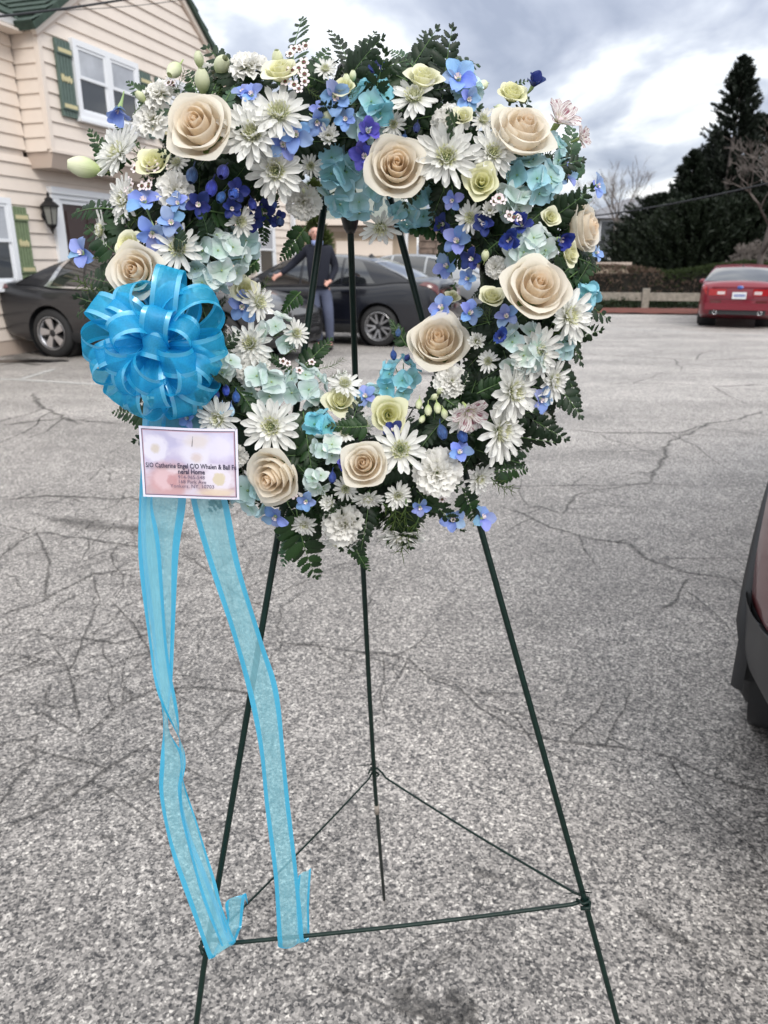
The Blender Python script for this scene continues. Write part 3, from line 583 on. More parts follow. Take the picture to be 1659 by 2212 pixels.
    # greenhouse
    def Gs(x, t, off=0, sd=1):
        h = roof(x); b_ = deck(x)-.03; d_ = max(h-b_, .002); wb = min(.865, wid(x)*.94); k = min(1, d_/.42); P = [(wb, b_), (wb-.035*k, b_+d_*.30), (wb-.10*k, b_+d_*.68), (wb-.19*k, b_+d_*.93), (wb-.30*k, b_+d_*.995), (wb*.4, b_+d_*1.01+.012), (0, b_+d_*1.01+.018)]
        y, z_ = cr(P, t)
        if off:
            y2, z2 = cr(P, min(1, t+.02)); y1, z1 = cr(P, max(0, t-.02)); ty, tz = y2-y1, z2-z1; l = math.hypot(ty, tz) or 1; sx_ = (roof(x+.03)-roof(x-.03))/.06*max(0, (t-.5)*2)
            y += tz/l*off; z_ -= ty/l*off; x = x-sx_*off*.6
        return Vector((x, y*sd, z_))
    gv = np.linspace(gx[0], gx[1], 46); n2 = 24; vs, fs = [], []
    for x in gv:
        r_ = [Gs(x, i/n2) for i in range(n2+1)]; vs += r_+[Vector((p.x, -p.y, p.z)) for p in r_[:-1][::-1]]
    K = 2*n2+1
    for i in range(len(gv)-1):
        for j in range(K-1): fs.append((i*K+j, i*K+j+1, (i+1)*K+j+1, (i+1)*K+j))
    recalc(MB().add(vs, fs).build('roof_shell', pm, root, True))
    def patch(name, mtl, fn, c4, off, nu=8, nv=6, sides=(1, -1), par=root):
        for sd in sides:
            mb = MB(); (a, b, c_, d_) = c4
            mb.grid(lambda u, v: fn(*[(a[k]*(1-u)+b[k]*u)*(1-v)+(d_[k]*(1-u)+c_[k]*u)*v for k in (0, 1)], off, sd), nu, nv); recalc(mb.build(name, mtl, par, True))
    def across(name, mtl, fn, x0, x1, t0b, t0t, off, nu=14, nv=6, par=root):
        mb = MB()
        def g(u, v):
            x = x0+(x1-x0)*v; s_ = 2*u-1; t0 = t0b+(t0t-t0b)*v; return fn(x, 1-(1-t0)*abs(s_), off, 1 if s_ >= 0 else -1)
        mb.grid(g, nu, nv); recalc(mb.build(name, mtl, par, True))
    if suv:
        for a, b in (((-1.95, -.98), (-1.75, -1.0)), ((-.92, .02), (-.92, .0)), ((.08, .98), (.06, .42))): patch('side_window', M['cglass'], Gs, [(a[0], .05), (a[1], .05), (b[1], .50), (b[0], .50)], .006)
        across('windscreen', M['cglass'], Gs, 1.06, .42, .42, .62, .006); across('rear_window', M['cglass'], Gs, -2.17, -1.98, .35, .6, .008)
    else:
        patch('side_window', M['cglass'], Gs, [(-1.30, .055), (-.72, .055), (-.74, .50), (-1.02, .47)], .006); patch('side_window', M['cglass'], Gs, [(-.68, .055), (.02, .055), (-.02, .53), (-.70, .53)], .006); patch('side_window', M['cglass'], Gs, [(.07, .055), (.98, .05), (.50, .46), (.03, .53)], .006)
        across('windscreen', M['cglass'], Gs, 1.12, .34, .40, .62, .006); across('rear_window', M['cglass'], Gs, -1.86, -1.12, .42, .64, .006)
        if st.get('chrome'):
            patch('chrome_strip', M['chrome'], Gs, [(-1.34, .02), (1.0, .02), (1.0, .05), (-1.32, .055)], .010, 20, 1); patch('chrome_strip', M['chrome'], Gs, [(-1.40, .03), (-1.31, .04), (-1.03, .49), (-1.10, .54)], .010, 1, 8); patch('chrome_strip', M['chrome'], Gs, [(-1.10, .50), (.45, .54), (.45, .565), (-1.08, .55)], .010, 20, 1)
    # seams, handles, lamps
    for xa in ((-1.02, -.03, 1.02) if not suv else (-1.0, .03, 1.02)): patch('door_seam', M['plast'], Bs, [(xa, .32), (xa+.008, .32), (xa+.008, .79), (xa, .79)], .0015, 1, 14)
    patch('door_seam', M['plast'], Bs, [(-.95, .30), (1.02, .30), (1.02, .307), (-.95, .307)], .0015, 16, 1)
    for xa in (-.92, .14):
        for sd in (1, -1): p_ = Bs(xa+.1, .62, .014, sd); recalc(MB().box((p_.x-.11, p_.y-.012, p_.z-.014), (p_.x+.11, p_.y+.012, p_.z+.014)).build('door_handle', pm, root))
    patch('lower_trim', M['plast'], Bs, [(-2.2, .18), (2.1, .18), (2.1, .30 if not suv else .37), (-2.2, .30 if not suv else .37)], .003, 40, 3) if suv else patch('lower_trim', M['plast'], Bs, [(-1.0, .17), (1.0, .17), (1.0, .27), (-1.0, .27)], .003, 20, 3)
    tm = M[st.get('tail', 'tail')]
    patch('tail_lamp', tm, Bs, [(-2.375, .60), (-2.05, .665), (-2.12, .745), (-2.34, .745)], .010, 20, 14)
    for sd in (1, -1):
        if suv: break
        wv = wid(xr)
        recalc(MB().box((xr-.022, min(sd*wv*.42, sd*wv*.98), .77), (xr+.02, max(sd*wv*.42, sd*wv*.98), .93)).build('tail_lamp', tm, root)); recalc(MB().box((xr-.027, min(sd*wv*.46, sd*wv*.70), .80), (xr-.021, max(sd*wv*.46, sd*wv*.70), .87)).build('reversing_lamp', M['tailw'], root))
        recalc(MB().box((xr-.02, min(sd*wv*.55, sd*wv*.9), .60), (xr-.002, max(sd*wv*.55, sd*wv*.9), .66)).build('reflector', M['taild'], root))
    for sd in (1, -1):
        patch('headlamp', M['headl'], Bs, [(1.95, .66), (2.33, .56), (2.34, .68), (2.02, .76)], .006, 8, 4, sides=(sd,))
        p_ = Gs(.82, .04, .0, sd); y = p_.y+sd*.10
        mr = MB().lathe([(0, -.085), (.05, -.075), (.075, -.03), (.078, .03), (.05, .075), (0, .085)], 12, M=Matrix.Translation((p_.x, y, p_.z+.07)) @ Matrix.Rotation(PI/2, 4, 'Y') @ Matrix.Diagonal((.85, 1.4, .8, 1))).build('door_mirror', pm, root, True)
        MB().tube([(p_.x, p_.y-.02*sd, p_.z+.02), (p_.x, y, p_.z+.05)], .02, 6).build('mirror_arm', M['plast'], mr, True)
    rb = recalc(MB().box((xr-.03, -.62, .33), (xr+.03, .62, .46)).build('rear_diffuser', M['plast'], root))
    recalc(MB().box((xr-.075, -.74, .44), (xr+.01, .74, .60)).build('rear_bumper', pm, root)) if not suv else patch('rear_bumper', M['plast'], Bs, [(xr+.001, .10), (-1.74, .10), (-1.74, .36), (xr+.001, .36)], .014, 30, 16)
    for sd in (1, -1): MB().lathe([(.048, 0), (.052, -.03), (.040, -.03), (.036, .02)], 14, M=Matrix.Translation((xr-.02, sd*.50, .375)) @ Matrix.Rotation(PI/2, 4, 'Y')).build('exhaust', M['chrome'], rb, True)
    pl = recalc(MB().box((xr-.035, -.155, .70), (xr-.022, .155, .855)).build('number_plate', M['plate'], root))
    for k in range(7): recalc(MB().box((xr-.038, -.125+k*.036, .745), (xr-.035, -.103+k*.036, .81)).build('plate_character', M['blueb'], pl))
    if st.get('badge'):
        for (bx, bz) in ((xr-.028, .965 if not suv else 1.0),): MB().lathe([(0, -.012), (.05, -.006), (.055, 0)], 16, M=Matrix.Translation((bx+.012, 0, bz)) @ Matrix.Rotation(PI/2, 4, 'Y') @ Matrix.Diagonal((.75, 1.35, 1, 1))).build('oval_badge', M['blueb'], root, True)
    # trunk lid seam + lip + antenna fin
    recalc(MB().box((xr-.008, -.66, .685), (xr+.03, .66, .692)).build('boot_seam', M['plast'], root)); recalc(MB().box((xr-.014, -.62, deck(xr+.02)+.0), (xr+.10, .62, deck(xr+.02)+.03)).build('boot_lip', pm, root))
    MB().lathe([(.035, 0), (.02, .03), (.004, .055), (0, .056)], 8, M=Matrix.Translation((-.95, 0, roof(-.95)+.02)) @ Matrix.Diagonal((2, .6, 1, 1))).build('roof_fin', M['plast'], root, True)
    # front
    g = recalc(MB().box((xf-.05, -.40, .48), (xf+.012, .40, .66)).build('grille', M['plast'], root))
    for k in range(4): recalc(MB().box((xf+.012, -.39, .50+k*.043), (xf+.026, .39, .514+k*.043)).build('grille_bar', M['chrome'], g))
    MB().lathe([(0, -.0), (.05, .004), (.055, .0)], 16, M=Matrix.Translation((xf+.028, 0, .585)) @ Matrix.Rotation(PI/2, 4, 'Y') @ Matrix.Diagonal((.8, 1.35, 1, 1))).build('front_badge', M['chrome'], g, True)
    recalc(MB().box((xf-.06, -.48, .26), (xf-.0, .48, .40)).build('lower_intake', M['plast'], root))
    for ax in (ra, fa):
        for sd in (1, -1): wheel(root, ax, sd*(.785), wr, wr-.105 if st.get('big') else wr-.115, sd, st['wheel'])
    # dark liners inside the arches
    for ax in (ra, fa):
        for sd in (1, -1): MB().lathe([(wr+.050, 0), (wr+.050, .40), (0, .40)], 24, M=Matrix.Translation((ax, sd*.86, wr)) @ Matrix.Rotation(PI/2*sd, 4, 'X')).build('arch_liner', M['plast'], root, True)
    return root, Bs
HR = math.atan2(HN.y, HN.x)
def car_at(label, contact, rot, near_side, pm, st, scale=1, **k):
    """put the rear wheel of one side on a ground point"""
    d = Vector((math.cos(rot), math.sin(rot), 0)); s_ = Vector((-d.y, d.x, 0))*near_side
    return car(label, contact+d*1.36*scale-s_*.87*scale, rot, pm, st, scale, **k)
car_at('charcoal grey saloon parked nose out beside the cream house, nearest car on the left', gnd(121, 772), HR, -1, paint('charcoal_paint', (.028, .028, .031), .3, .32), dict(wheel='five', chrome=1, tail='taild', badge=1, wr=.352, clad=0), 1.0)
car_at('black saloon with dark tinted windows parked behind the standing man', gnd(818, 749), HR+PI, 1, paint('black_navy_paint', (.004, .005, .010), .0, .3), dict(wheel='ten', tail='taild', wr=.335, big=1), 1.0)
car('silver grey car mostly hidden beyond the black saloon, only its bright roof showing', Vector((1.35-.95, 16.6+.4, 0)), HR+PI, paint('silver_paint', (.35, .36, .37), .7, .3), dict(wheel='ten', tail='tail'), 1.02)
rc = Vector((7.50, 16.25, 0)); rh = PI/2-math.radians(24.5)
car('dark red saloon seen from behind, parked at the far right by the timber rail', rc+Vector((math.cos(rh), math.sin(rh), 0))*2.2, rh, paint('dark_red_paint', (.19, .008, .022), .2, .3), dict(wheel='five', badge=1), .88)
nh = PI/2-math.radians(34); nd = Vector((math.cos(nh), math.sin(nh), 0)); ns = Vector((-nd.y, nd.x, 0))
NEAR = Vector((1.225, 2.12, 0))-ns*.87+nd*1.36
car('maroon sport utility car cut off by the right edge, close to the camera', NEAR, nh, paint('maroon_paint', (.11, .010, .016), .2, .35), dict(wheel='seven', suv=1, wr=.35), 1.0, name='parked_suv')
# ------------------------------------------------------------------ man
M['skin'] = mat('skin', (.62, .34, .27), .5, noise_amt=.1, noise_scale=30); M['navy'] = mat('navy_sweater', (.004, .006, .016), .85, bump=.3, bump_scale=120); M['trou'] = mat('blue_grey_trousers', (.085, .10, .16), .8, noise_amt=.12, noise_scale=8); M['shirt'] = mat('light_blue_shirt', (.30, .38, .68), .7)
M['shoe'] = mat('black_shoe', (.012, .011, .011), .4); M['hair'] = mat('grey_hair', (.45, .43, .42), .8); M['eye'] = mat('eye_dark', (.03, .02, .02), .3)
man = empty('person', gnd(697, 756), label='bald man in navy sweater and blue grey trousers standing before the black saloon', cat='person')
def skin(name, V_, E_, R_, mtl, par, sub=2, root=0, loc=None):
    me = bpy.data.meshes.new(name); me.from_pydata([Vector(v) for v in V_], E_, []); o = bpy.data.objects.new(name, me); C.objects.link(o)
    bm = bmesh.new(); bm.from_mesh(me); ly = bm.verts.layers.skin.verify()
    for v, r in zip(bm.verts, R_): v[ly].radius = (r, r) if not isinstance(r, tuple) else r; v[ly].use_root = (v.index == root)
    bm.to_mesh(me); bm.free(); sk = o.modifiers.new('s', 'SKIN'); sk.use_smooth_shade = True; ss = o.modifiers.new('d', 'SUBSURF'); ss.levels = ss.render_levels = sub
    dg = bpy.context.evaluated_depsgraph_get(); dg.update(); m2 = bpy.data.meshes.new_from_object(o.evaluated_get(dg)); bpy.data.objects.remove(o); m2.materials.clear(); m2.materials.append(mtl)
    for p in m2.polygons: p.use_smooth = True; p.material_index = 0
    return link(name, m2, par)
# joints: x right, y away from the camera, z up
J = dict(hip=(-.02, 0, .98), waist=(-.02, 0, 1.12), chest=(-.03, .02, 1.40), neck0=(-.035, .01, 1.58), neck=(-.045, -.01, 1.66), head0=(-.055, -.025, 1.72), head1=(-.06, -.015, 1.80), head2=(-.06, -.005, 1.865),
    shR=(-.21, .02, 1.545), elR=(-.44, .06, 1.33), wrR=(-.63, -.06, 1.17), haR=(-.70, -.10, 1.135), shL=(.155, .02, 1.535), elL=(.235, .05, 1.27), wrL=(.155, -.14, 1.065), haL=(.115, -.20, 1.045),
    lR=(-.11, 0, .92), kR=(-.09, -.03, .52), aR=(-.05, .10, .10), tR=(-.07, -.05, .045), lL=(.075, 0, .92), kL=(.12, -.05, .52), aL=(.12, .03, .10), tL=(.14, -.13, .045))
names = list(J); ix = {n: i for i, n in enumerate(names)}
Ed = [('hip', 'waist'), ('waist', 'chest'), ('chest', 'neck0'), ('neck0', 'neck'), ('neck', 'head0'), ('head0', 'head1'), ('head1', 'head2'), ('chest', 'shR'), ('shR', 'elR'), ('elR', 'wrR'), ('wrR', 'haR'), ('chest', 'shL'), ('shL', 'elL'), ('elL', 'wrL'), ('wrL', 'haL'), ('hip', 'lR'), ('lR', 'kR'), ('kR', 'aR'), ('aR', 'tR'), ('hip', 'lL'), ('lL', 'kL'), ('kL', 'aL'), ('aL', 'tL')]
Rd = dict(hip=.14, waist=.135, chest=.15, neck0=.075, neck=.06, head0=(.075, .085), head1=(.092, .108), head2=(.07, .085), shR=.07, elR=.045, wrR=.030, haR=(.036, .022), shL=.07, elL=.045, wrL=.030, haL=(.036, .022), lR=.085, kR=.058, aR=.04, tR=.035, lL=.085, kL=.058, aL=.04, tL=.035)
V_ = [Vector(J[n]) for n in names]; E_ = [(ix[a], ix[b]) for a, b in Ed]; R_ = [Rd[n] for n in names]
for h, wn, sg in (('haR', 'wrR', -1), ('haL', 'wrL', 1)):
    hd = (Vector(J[h])-Vector(J[wn])).normalized(); sd = hd.cross(Vector((0, -1, .2))).normalized()
    for k in range(5):
        if k == 0: a = Vector(J[h])+sd*.030-hd*.01; dr_ = (hd*.5+sd*.8).normalized(); ln = .035
        else: a = Vector(J[h])+sd*(.020-.014*(k-1))+hd*.018; dr_ = (hd+Vector((0, 0, -.3))+sd*(.12-.08*k)).normalized(); ln = (.040, .044, .040, .032)[k-1]
        i0 = len(V_); V_ += [a, a+dr_*ln*.55, a+dr_*ln+Vector((0, 0, -.012))]; E_ += [(ix[h], i0), (i0, i0+1), (i0+1, i0+2)]; R_ += [.010, .009, .007]
skin('body', V_, E_, R_, M['skin'], man, 2, ix['hip'])
def sub(keys, pad, name, mtl, extra=None):
    v, r = [], []; 
    for k in keys:
        v.append(Vector((extra or {}).get(k, J[k]))); q = Rd[k]; r.append((q[0]+pad if isinstance(q, tuple) else q+pad))
    e = [(keys.index(a), keys.index(b)) for a, b in Ed if a in keys and b in keys]
    return skin(name, v, e, r, mtl, man, 2, 0)
Rd2 = dict(Rd)
Rd.update(hip=.165, waist=.165, chest=.175, shR=.085, shL=.085, elR=.062, elL=.062, wrR=.04, wrL=.04, neck0=.085)
sub(['waist', 'hip', 'chest', 'neck0', 'shR', 'elR', 'wrR', 'shL', 'elL', 'wrL'], .004, 'sweater', M['navy'], dict(hip=(-.02, 0, 1.0)))
Rd.update(hip=.165, lR=.112, lL=.112, kR=.085, kL=.085, aR=.068, aL=.068)
sub(['hip', 'waist', 'lR', 'kR', 'aR', 'lL', 'kL', 'aL'], 0, 'trousers', M['trou'], dict(waist=(-.02, 0, 1.08), hip=(-.02, 0, .96), aR=(-.05, .09, .11), aL=(.12, .02, .11)))
for k in ('R', 'L'):
    a, t_ = Vector(J['a'+k]), Vector(J['t'+k]); skin('shoe', [a+Vector((0, .03, -.045)), (a+t_)/2+Vector((0, 0, -.02)), t_+Vector((0, -.04, 0))], [(0, 1), (1, 2)], [.050, .050, .038], M['shoe'], man)
MB().lathe([(.066, -.03), (.086, -.015), (.092, .03), (.070, .058), (.062, .03), (.060, -.02)], 16, M=Matrix.Translation((-.042, -.005, 1.630)) @ Matrix.Rotation(.15, 4, 'X')).build('shirt_collar', M['shirt'], man, True)
hx, hy, hz = -.058, -.018, 1.79
def blob(name, mtl, c, r, par=man, seg=12):
    prof = [(math.sin(PI*i/8), -math.cos(PI*i/8)) for i in range(9)]; return MB().lathe(prof, seg, M=Matrix.Translation(c) @ Matrix.Diagonal((*r, 1))).build(name, mtl, par, True)
for sg in (1, -1):
    blob('hair', M['hair'], (hx+sg*.082, hy+.035, hz+.0), (.022, .055, .045)); blob('ear', M['skin'], (hx+sg*.098, hy, hz-.02), (.012, .022, .033)); blob('eye', M['eye'], (hx+sg*.033, hy-.100, hz+.005), (.013, .008, .007)); blob('eyebrow', M['hair'], (hx+sg*.034, hy-.104, hz+.026), (.022, .008, .005))
blob('hair', M['hair'], (hx, hy+.085, hz-.01), (.075, .035, .05)); blob('nose', M['skin'], (hx, hy-.115, hz-.022), (.014, .02, .028)); blob('mouth', mat('lips', (.45, .16, .14), .5), (hx, hy-.098, hz-.062), (.026, .010, .006))
# ------------------------------------------------------------------ far side: garage, timber wall, arborvitae, rail, hedge
M['tan'] = mat('tan_stucco', (.42, .34, .26), .8, noise_amt=.12, noise_scale=2); M['garoof'] = mat('grey_green_roofing', (.19, .21, .18), .8, noise_amt=.15, noise_scale=6)
M['timber'] = mat('weathered_timber', (.15, .105, .08), .85, noise_amt=.35, noise_scale=7, bump=.5, bump_scale=20); M['stone'] = mat('rough_stone', (.20, .155, .13), .9, noise_amt=.4, noise_scale=6, bump=.6, bump_scale=15)
M['railwood'] = mat('grey_rail_wood', (.27, .25, .21), .85, noise_amt=.3, noise_scale=10, bump=.3, bump_scale=30); M['mulch'] = mat('red_mulch', (.13, .040, .028), .95, noise_amt=.6, noise_scale=40, bump=1, bump_scale=60)
gar = empty('garage_building', (0, 24, 0), label='low tan garage with grey green roof behind the black saloon', cat='garage')
gb = recalc(MB().box((-3.6, 0, 0), (1.0, 5, 2.55)).build('wall', M['tan'], gar))
mb = MB().add([(-3.9, -.45, 2.55), (1.3, -.45, 2.55), (1.3, 3.0, 3.9), (-3.9, 3.0, 3.9), (-3.9, -.45, 2.45), (1.3, -.45, 2.45), (1.3, 3.0, 3.8), (-3.9, 3.0, 3.8)], [(0, 1, 2, 3), (4, 7, 6, 5), (0, 4, 5, 1), (1, 5, 6, 2), (3, 2, 6, 7), (0, 3, 7, 4)]); recalc(mb.build('roof', M['garoof'], gar))
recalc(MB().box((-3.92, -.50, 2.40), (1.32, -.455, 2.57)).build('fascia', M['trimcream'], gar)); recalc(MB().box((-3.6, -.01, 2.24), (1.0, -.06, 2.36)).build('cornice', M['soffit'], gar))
gd = recalc(MB().box((-1.5, -.03, .02), (.3, -.06, 2.05)).build('garage_door', M['tan'], gar))
for i in range(4): recalc(MB().box((-1.46, -.062, .07+i*.49), (.26, -.085, .50+i*.49)).build('door_panel', M['trimcream'], gd))
mb = MB(); ladd = [(-.35, -.012, 0), (-.31, -.05, 2.4)]
tw = empty('stone_wall', (0, 25.2, 0), label='dark rough stacked stone wall right of the tan garage', cat='wall'); r = random.Random(4)
recalc(MB().box((1.15, .12, 0), (4.95, .6, 2.7)).build('wall_core', M['stone'], tw))
z = 0
while z < 2.7:
    h_ = r.uniform(.13, .22); x = 1.1
    while x < 4.6:
        l = r.uniform(.35, .9); recalc(MB().box((x+.01, r.uniform(-.08, .06), z+.012), (min(x+l, 4.9)-.01, .115, z+h_-.012)).build('stone', M['stone'], tw)); x += l
    z += h_
pp = empty('utility_pole', atY(877, 560, 21).xy.to_3d(), label='slim pale pole standing beside the stone wall', cat='pole')
MB().tube([(0, 0, 0), (0, 0, 5.2)], [.055, .045], 10).build('shaft', M['white'], pp, True); recalc(MB().box((-.08, -.08, 0), (.08, .08, .1)).build('foot', M['gutter'], pp))
# foliage cards: small bent leaf blades spread through a volume
def blades(name, mtl, pts, size, par, seed, aim=None, n=1, elong=2.2):
    r = random.Random(seed); vs, fs = [], []
    for p, d in pts:
        for _ in range(n):
            a = (Vector(d)+Vector((r.uniform(-1, 1), r.uniform(-1, 1), r.uniform(-1, 1)))*.75).normalized(); b = a.orthogonal().normalized(); b = Matrix.Rotation(r.uniform(0, 6.3), 3, a) @ b; s_ = size*r.uniform(.5, 1.3); o = Vector(p)+Vector((r.uniform(-1, 1), r.uniform(-1, 1), r.uniform(-1, 1)))*size*.6
            i = len(vs); vs += [o-b*s_*.3, o+b*s_*.3, o+a*s_*elong+a.cross(b)*s_*.1, o+a*s_*elong*.55+b*s_*.45]; fs += [(i, i+1, i+3), (i, i+3, i+2)]
    ob = MB().add(vs, fs).build(name, mtl, par); ob['kind'] = 'stuff'; return ob
M['conif'] = leaf_mat('conifer_foliage', (.006, .012, .006), (.018, .030, .012), .6, .1); M['hedgeg'] = leaf_mat('hedge_green', (.03, .05, .012), (.08, .10, .03), .6, .2); M['hedgeb'] = leaf_mat('hedge_brown', (.07, .045, .035), (.16, .11, .08), .8, .1); M['ivy'] = leaf_mat('ivy', (.010, .022, .010), (.03, .05, .02), .5, .15)
M['bark'] = mat('grey_bark', (.13, .11, .10), .9, noise_amt=.3, noise_scale=10); M['twig'] = mat('pale_twig', (.22, .19, .17), .9); M['arb'] = leaf_mat('arborvitae', (.025, .05, .012), (.07, .10, .02), .6, .2)
def conifer(x, y, h, rad, label, seed, base=0., n=900, size=.16, mtl='conif', name='evergreen_tree', ragged=.35, tag_=True, power=.9, cat='tree', group=None):
    t_ = empty(name, (x, y, 0), label=label, cat=cat, group=group); r = random.Random(seed)
    MB().tube([(0, 0, 0), (0, 0, h*.5), (.03, 0, h*.97)], [h*.022, h*.012, .01], 8).build('trunk', M['bark'], t_, True)
    pts = []
    nb = int(n/9)*1
    for i in range(nb):
        q = r.random()**.8; z_ = base+(h-base)*q; a = r.uniform(0, 2*PI); R1 = rad*(1-q)**power*(1+ragged*r.uniform(-1, .9))+.04*rad
        for k in range(9):
            s_ = .25+.75*(k+1)/9; up = .18*R1*s_*s_*2; pts.append((Vector((math.cos(a)*R1*s_, math.sin(a)*R1*s_, z_-.12*R1+up)), Vector((math.cos(a)*.8, math.sin(a)*.8, .75))))
    for k in range(10): pts.append((Vector((0, 0, h-.10*k*rad*.3)), Vector((0, 0, 1))))
    blades('crown', M[mtl], pts, size, t_, seed, n=7); return t_
conifer(-1.62, 18.6, 3.1, .50, 'small pointed green arborvitae standing behind the bald man', 1, .1, 700, .07, 'arb', 'arborvitae_shrub', .15, power=.7)
def col(x, y, Y): p = atY(x, y, Y); return p
def top(x, y, Y): p = atY(x, y, Y); return p.x, Y, p.z
EG = [(1607, 128, 33, 2.2, 'tallest pointed evergreen at the right with a thin leaning tip'), (1660, 250, 34, 2.6, 'broad evergreen at the right edge beside the tallest one'), (1500, 330, 33, 1.7, 'shorter evergreen spire left of the tallest one'), (1560, 300, 35, 2.4, 'thick evergreen filling the gap under the tallest tip'),
 (1440, 425, 32, 2.6, 'low rounded dark evergreen right of the grey roofed house'), (1390, 484, 32, 1.6, 'lowest dark evergreen nearest the grey roofed house'), (1505, 440, 30, 3.4, 'wide dark evergreen in front of the two spires'), (1620, 430, 30, 3.2, 'wide dark evergreen above the dark red saloon'), (1730, 300, 32, 3.2, 'evergreen cut by the right edge of the view')]
for i, (x, y, Y, rad, lb_) in enumerate(EG):
    X, Y, Z = top(x, y, Y); conifer(X, Y, Z, rad*.9, lb_, 20+i, .3, 4600 if rad > 2 else 3200, .075, ragged=.4, power=.72 if i in (0, 2) else .5, group='dark evergreens')
tree_r = atY(1700, 250, 20)
# hedge, ivy, mulch, rail
hd = empty('hedge', (11, 25.8, 0), label='long clipped brown and green hedge running behind the timber rail', cat='hedge'); r = random.Random(8); pb, pg = [], []
for i in range(9000):
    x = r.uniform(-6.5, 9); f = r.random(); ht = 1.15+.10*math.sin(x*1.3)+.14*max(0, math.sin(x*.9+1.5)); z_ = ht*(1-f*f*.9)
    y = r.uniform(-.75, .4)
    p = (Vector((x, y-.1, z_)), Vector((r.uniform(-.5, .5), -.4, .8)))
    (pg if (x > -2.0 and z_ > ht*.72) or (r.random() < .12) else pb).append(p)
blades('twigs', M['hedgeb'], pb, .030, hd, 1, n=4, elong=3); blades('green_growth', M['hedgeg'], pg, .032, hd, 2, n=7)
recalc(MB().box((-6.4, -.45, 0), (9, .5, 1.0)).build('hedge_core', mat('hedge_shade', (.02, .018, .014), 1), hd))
for i, (x, w_) in enumerate(((1.9, 1.25), (4.3, 1.0), (5.6, .9))):
    sh = empty('round_shrub', (11+x-1.2, 25.1, 0), label=('wide', 'middle', 'rightmost')[i]+' clipped green shrub top rising from the hedge behind the dark red saloon', cat='shrub'); pts = []
    for k in range(1500):
        d = Vector((r.gauss(0, 1), r.gauss(0, 1), abs(r.gauss(0, 1)))).normalized(); pts.append((Vector((d.x*w_, d.y*.5, .75+d.z*.62+r.uniform(-.04, .04))), d))
    blades('foliage', M['hedgeg'], pts, .03, sh, 5+i, n=5)
ivp = [(Vector((r.uniform(5.2, 19), r.uniform(22.9, 25.3), r.uniform(.02, .32))), Vector((0, -.3, 1))) for _ in range(9000)]
o = blades('ivy_ground_cover', M['ivy'], ivp, .06, None, 3, n=2, elong=1.3); o['kind'] = 'stuff'
M['soil'] = mat('dark_soil', (.03, .024, .018), 1)
MB().add([gnd(1180, 669)+Vector((0, .1, .0)), Vector((20, 21.2, 0)), Vector((22, 60, 0)), Vector((4.5, 60, 0))], [(0, 1, 2, 3)])
def flat(pts, z_, name, mtl, hump=0):
    return tag(MB().add([Vector((p[0], p[1], z_)) for p in pts], [tuple(range(len(pts)))]).build(name, mtl), kind='structure')
flat([(4.6, 22.6), (20, 21.6), (24, 120), (-30, 120), (-30, 26), (4.6, 26)], .010, 'planting_bed', M['soil'])
mb = MB(); A0, A1 = Vector((5.4, 21.3, 0)), Vector((18, 18.6, 0))
mb.grid(lambda u, v: (A0.lerp(A1, u)+Vector((.2*v, 1.9*v+1.4*u*v, .012+.10*math.sin(PI*min(1, v+.08))+.03*noise.noise(Vector((u*30, v*6, 0)))))), 120, 12)
mu = mb.build('mulch_strip', M['mulch'], None, True); tag(mu, kind='structure')
rail = empty('timber_rail', (0, 0, 0), label='low grey timber post and rail barrier along the mulch strip', cat='rail fence')
RA, RB = Vector((5.2, 23.5, 0)), Vector((16.5, 21.0, 0)); rd_ = (RB-RA).normalized(); rn = Vector((-rd_.y, rd_.x, 0)); t0 = (atY(1393, 640, 23).x-RA.x)/rd_.x
for i in range(-1, 4):
    p = RA+rd_*(t0+i*2.75)
    if p.x < 4.9: continue
    mt = Matrix.Translation(p) @ rd_.to_track_quat('X', 'Z').to_matrix().to_4x4()
    recalc(MB().box((-.10, -.10, 0), (.10, .10, .62), M=mt).build('post', M['railwood'], rail))
    recalc(MB().box((.103, -.05, .27), (2.647, .05, .50), M=mt).build('rail', M['railwood'], rail))
# brick gate pier, far house, bare trees
pier = empty('brick_pier', atY(1318, 600, 27).xy.to_3d(), label='short tan masonry pier at the left end of the hedge', cat='pier')
recalc(MB().box((-.75, -.2, 0), (.55, .3, 1.25)).build('shaft', M['tan'], pier)); recalc(MB().box((-.82, -.27, 1.25), (.62, .37, 1.36)).build('coping', M['soffit'], pier))
fh = empty('far_house', (0, 52, 0), label='pale house with hipped grey roof beyond the bare trees on the right', cat='house'); M['froof'] = mat('far_grey_roof', (.20, .20, .215), .8, noise_amt=.15, noise_scale=2); M['fwall'] = mat('far_pale_wall', (.40, .385, .37), .8)
xl, xr_ = atY(1278, 500, 52).x, atY(1440, 500, 52).x; zE, zR = atY(1300, 472, 52).z, atY(1400, 418, 52).z
recalc(MB().box((xl, 0, 0), (xr_+2, 8, zE)).build('wall', M['fwall'], fh)); recalc(MB().add([(xl-.5, -.5, zE), (xr_+2.5, -.5, zE), (xr_+2.5, 8.5, zE), (xl-.5, 8.5, zE), (xl+3.4, 4, zR), (xr_-.2, 4, zR)], [(0, 1, 5, 4), (1, 2, 5), (2, 3, 4, 5), (3, 0, 4), (0, 3, 2, 1)]).build('roof', M['froof'], fh))
for x, y in ((1312, 500), (1330, 520), (1400, 505), (1370, 545), (1300, 545)):
    p = atY(x, y, 51.9); w_ = recalc(MB().box((p.x-.5, -.06, p.z-.7), (p.x+.5, -.005, p.z+.7)).build('window', M['white'], fh)); recalc(MB().box((p.x-.42, -.09, p.z-.62), (p.x+.42, -.062, p.z+.62)).build('pane', M['glass'], w_))
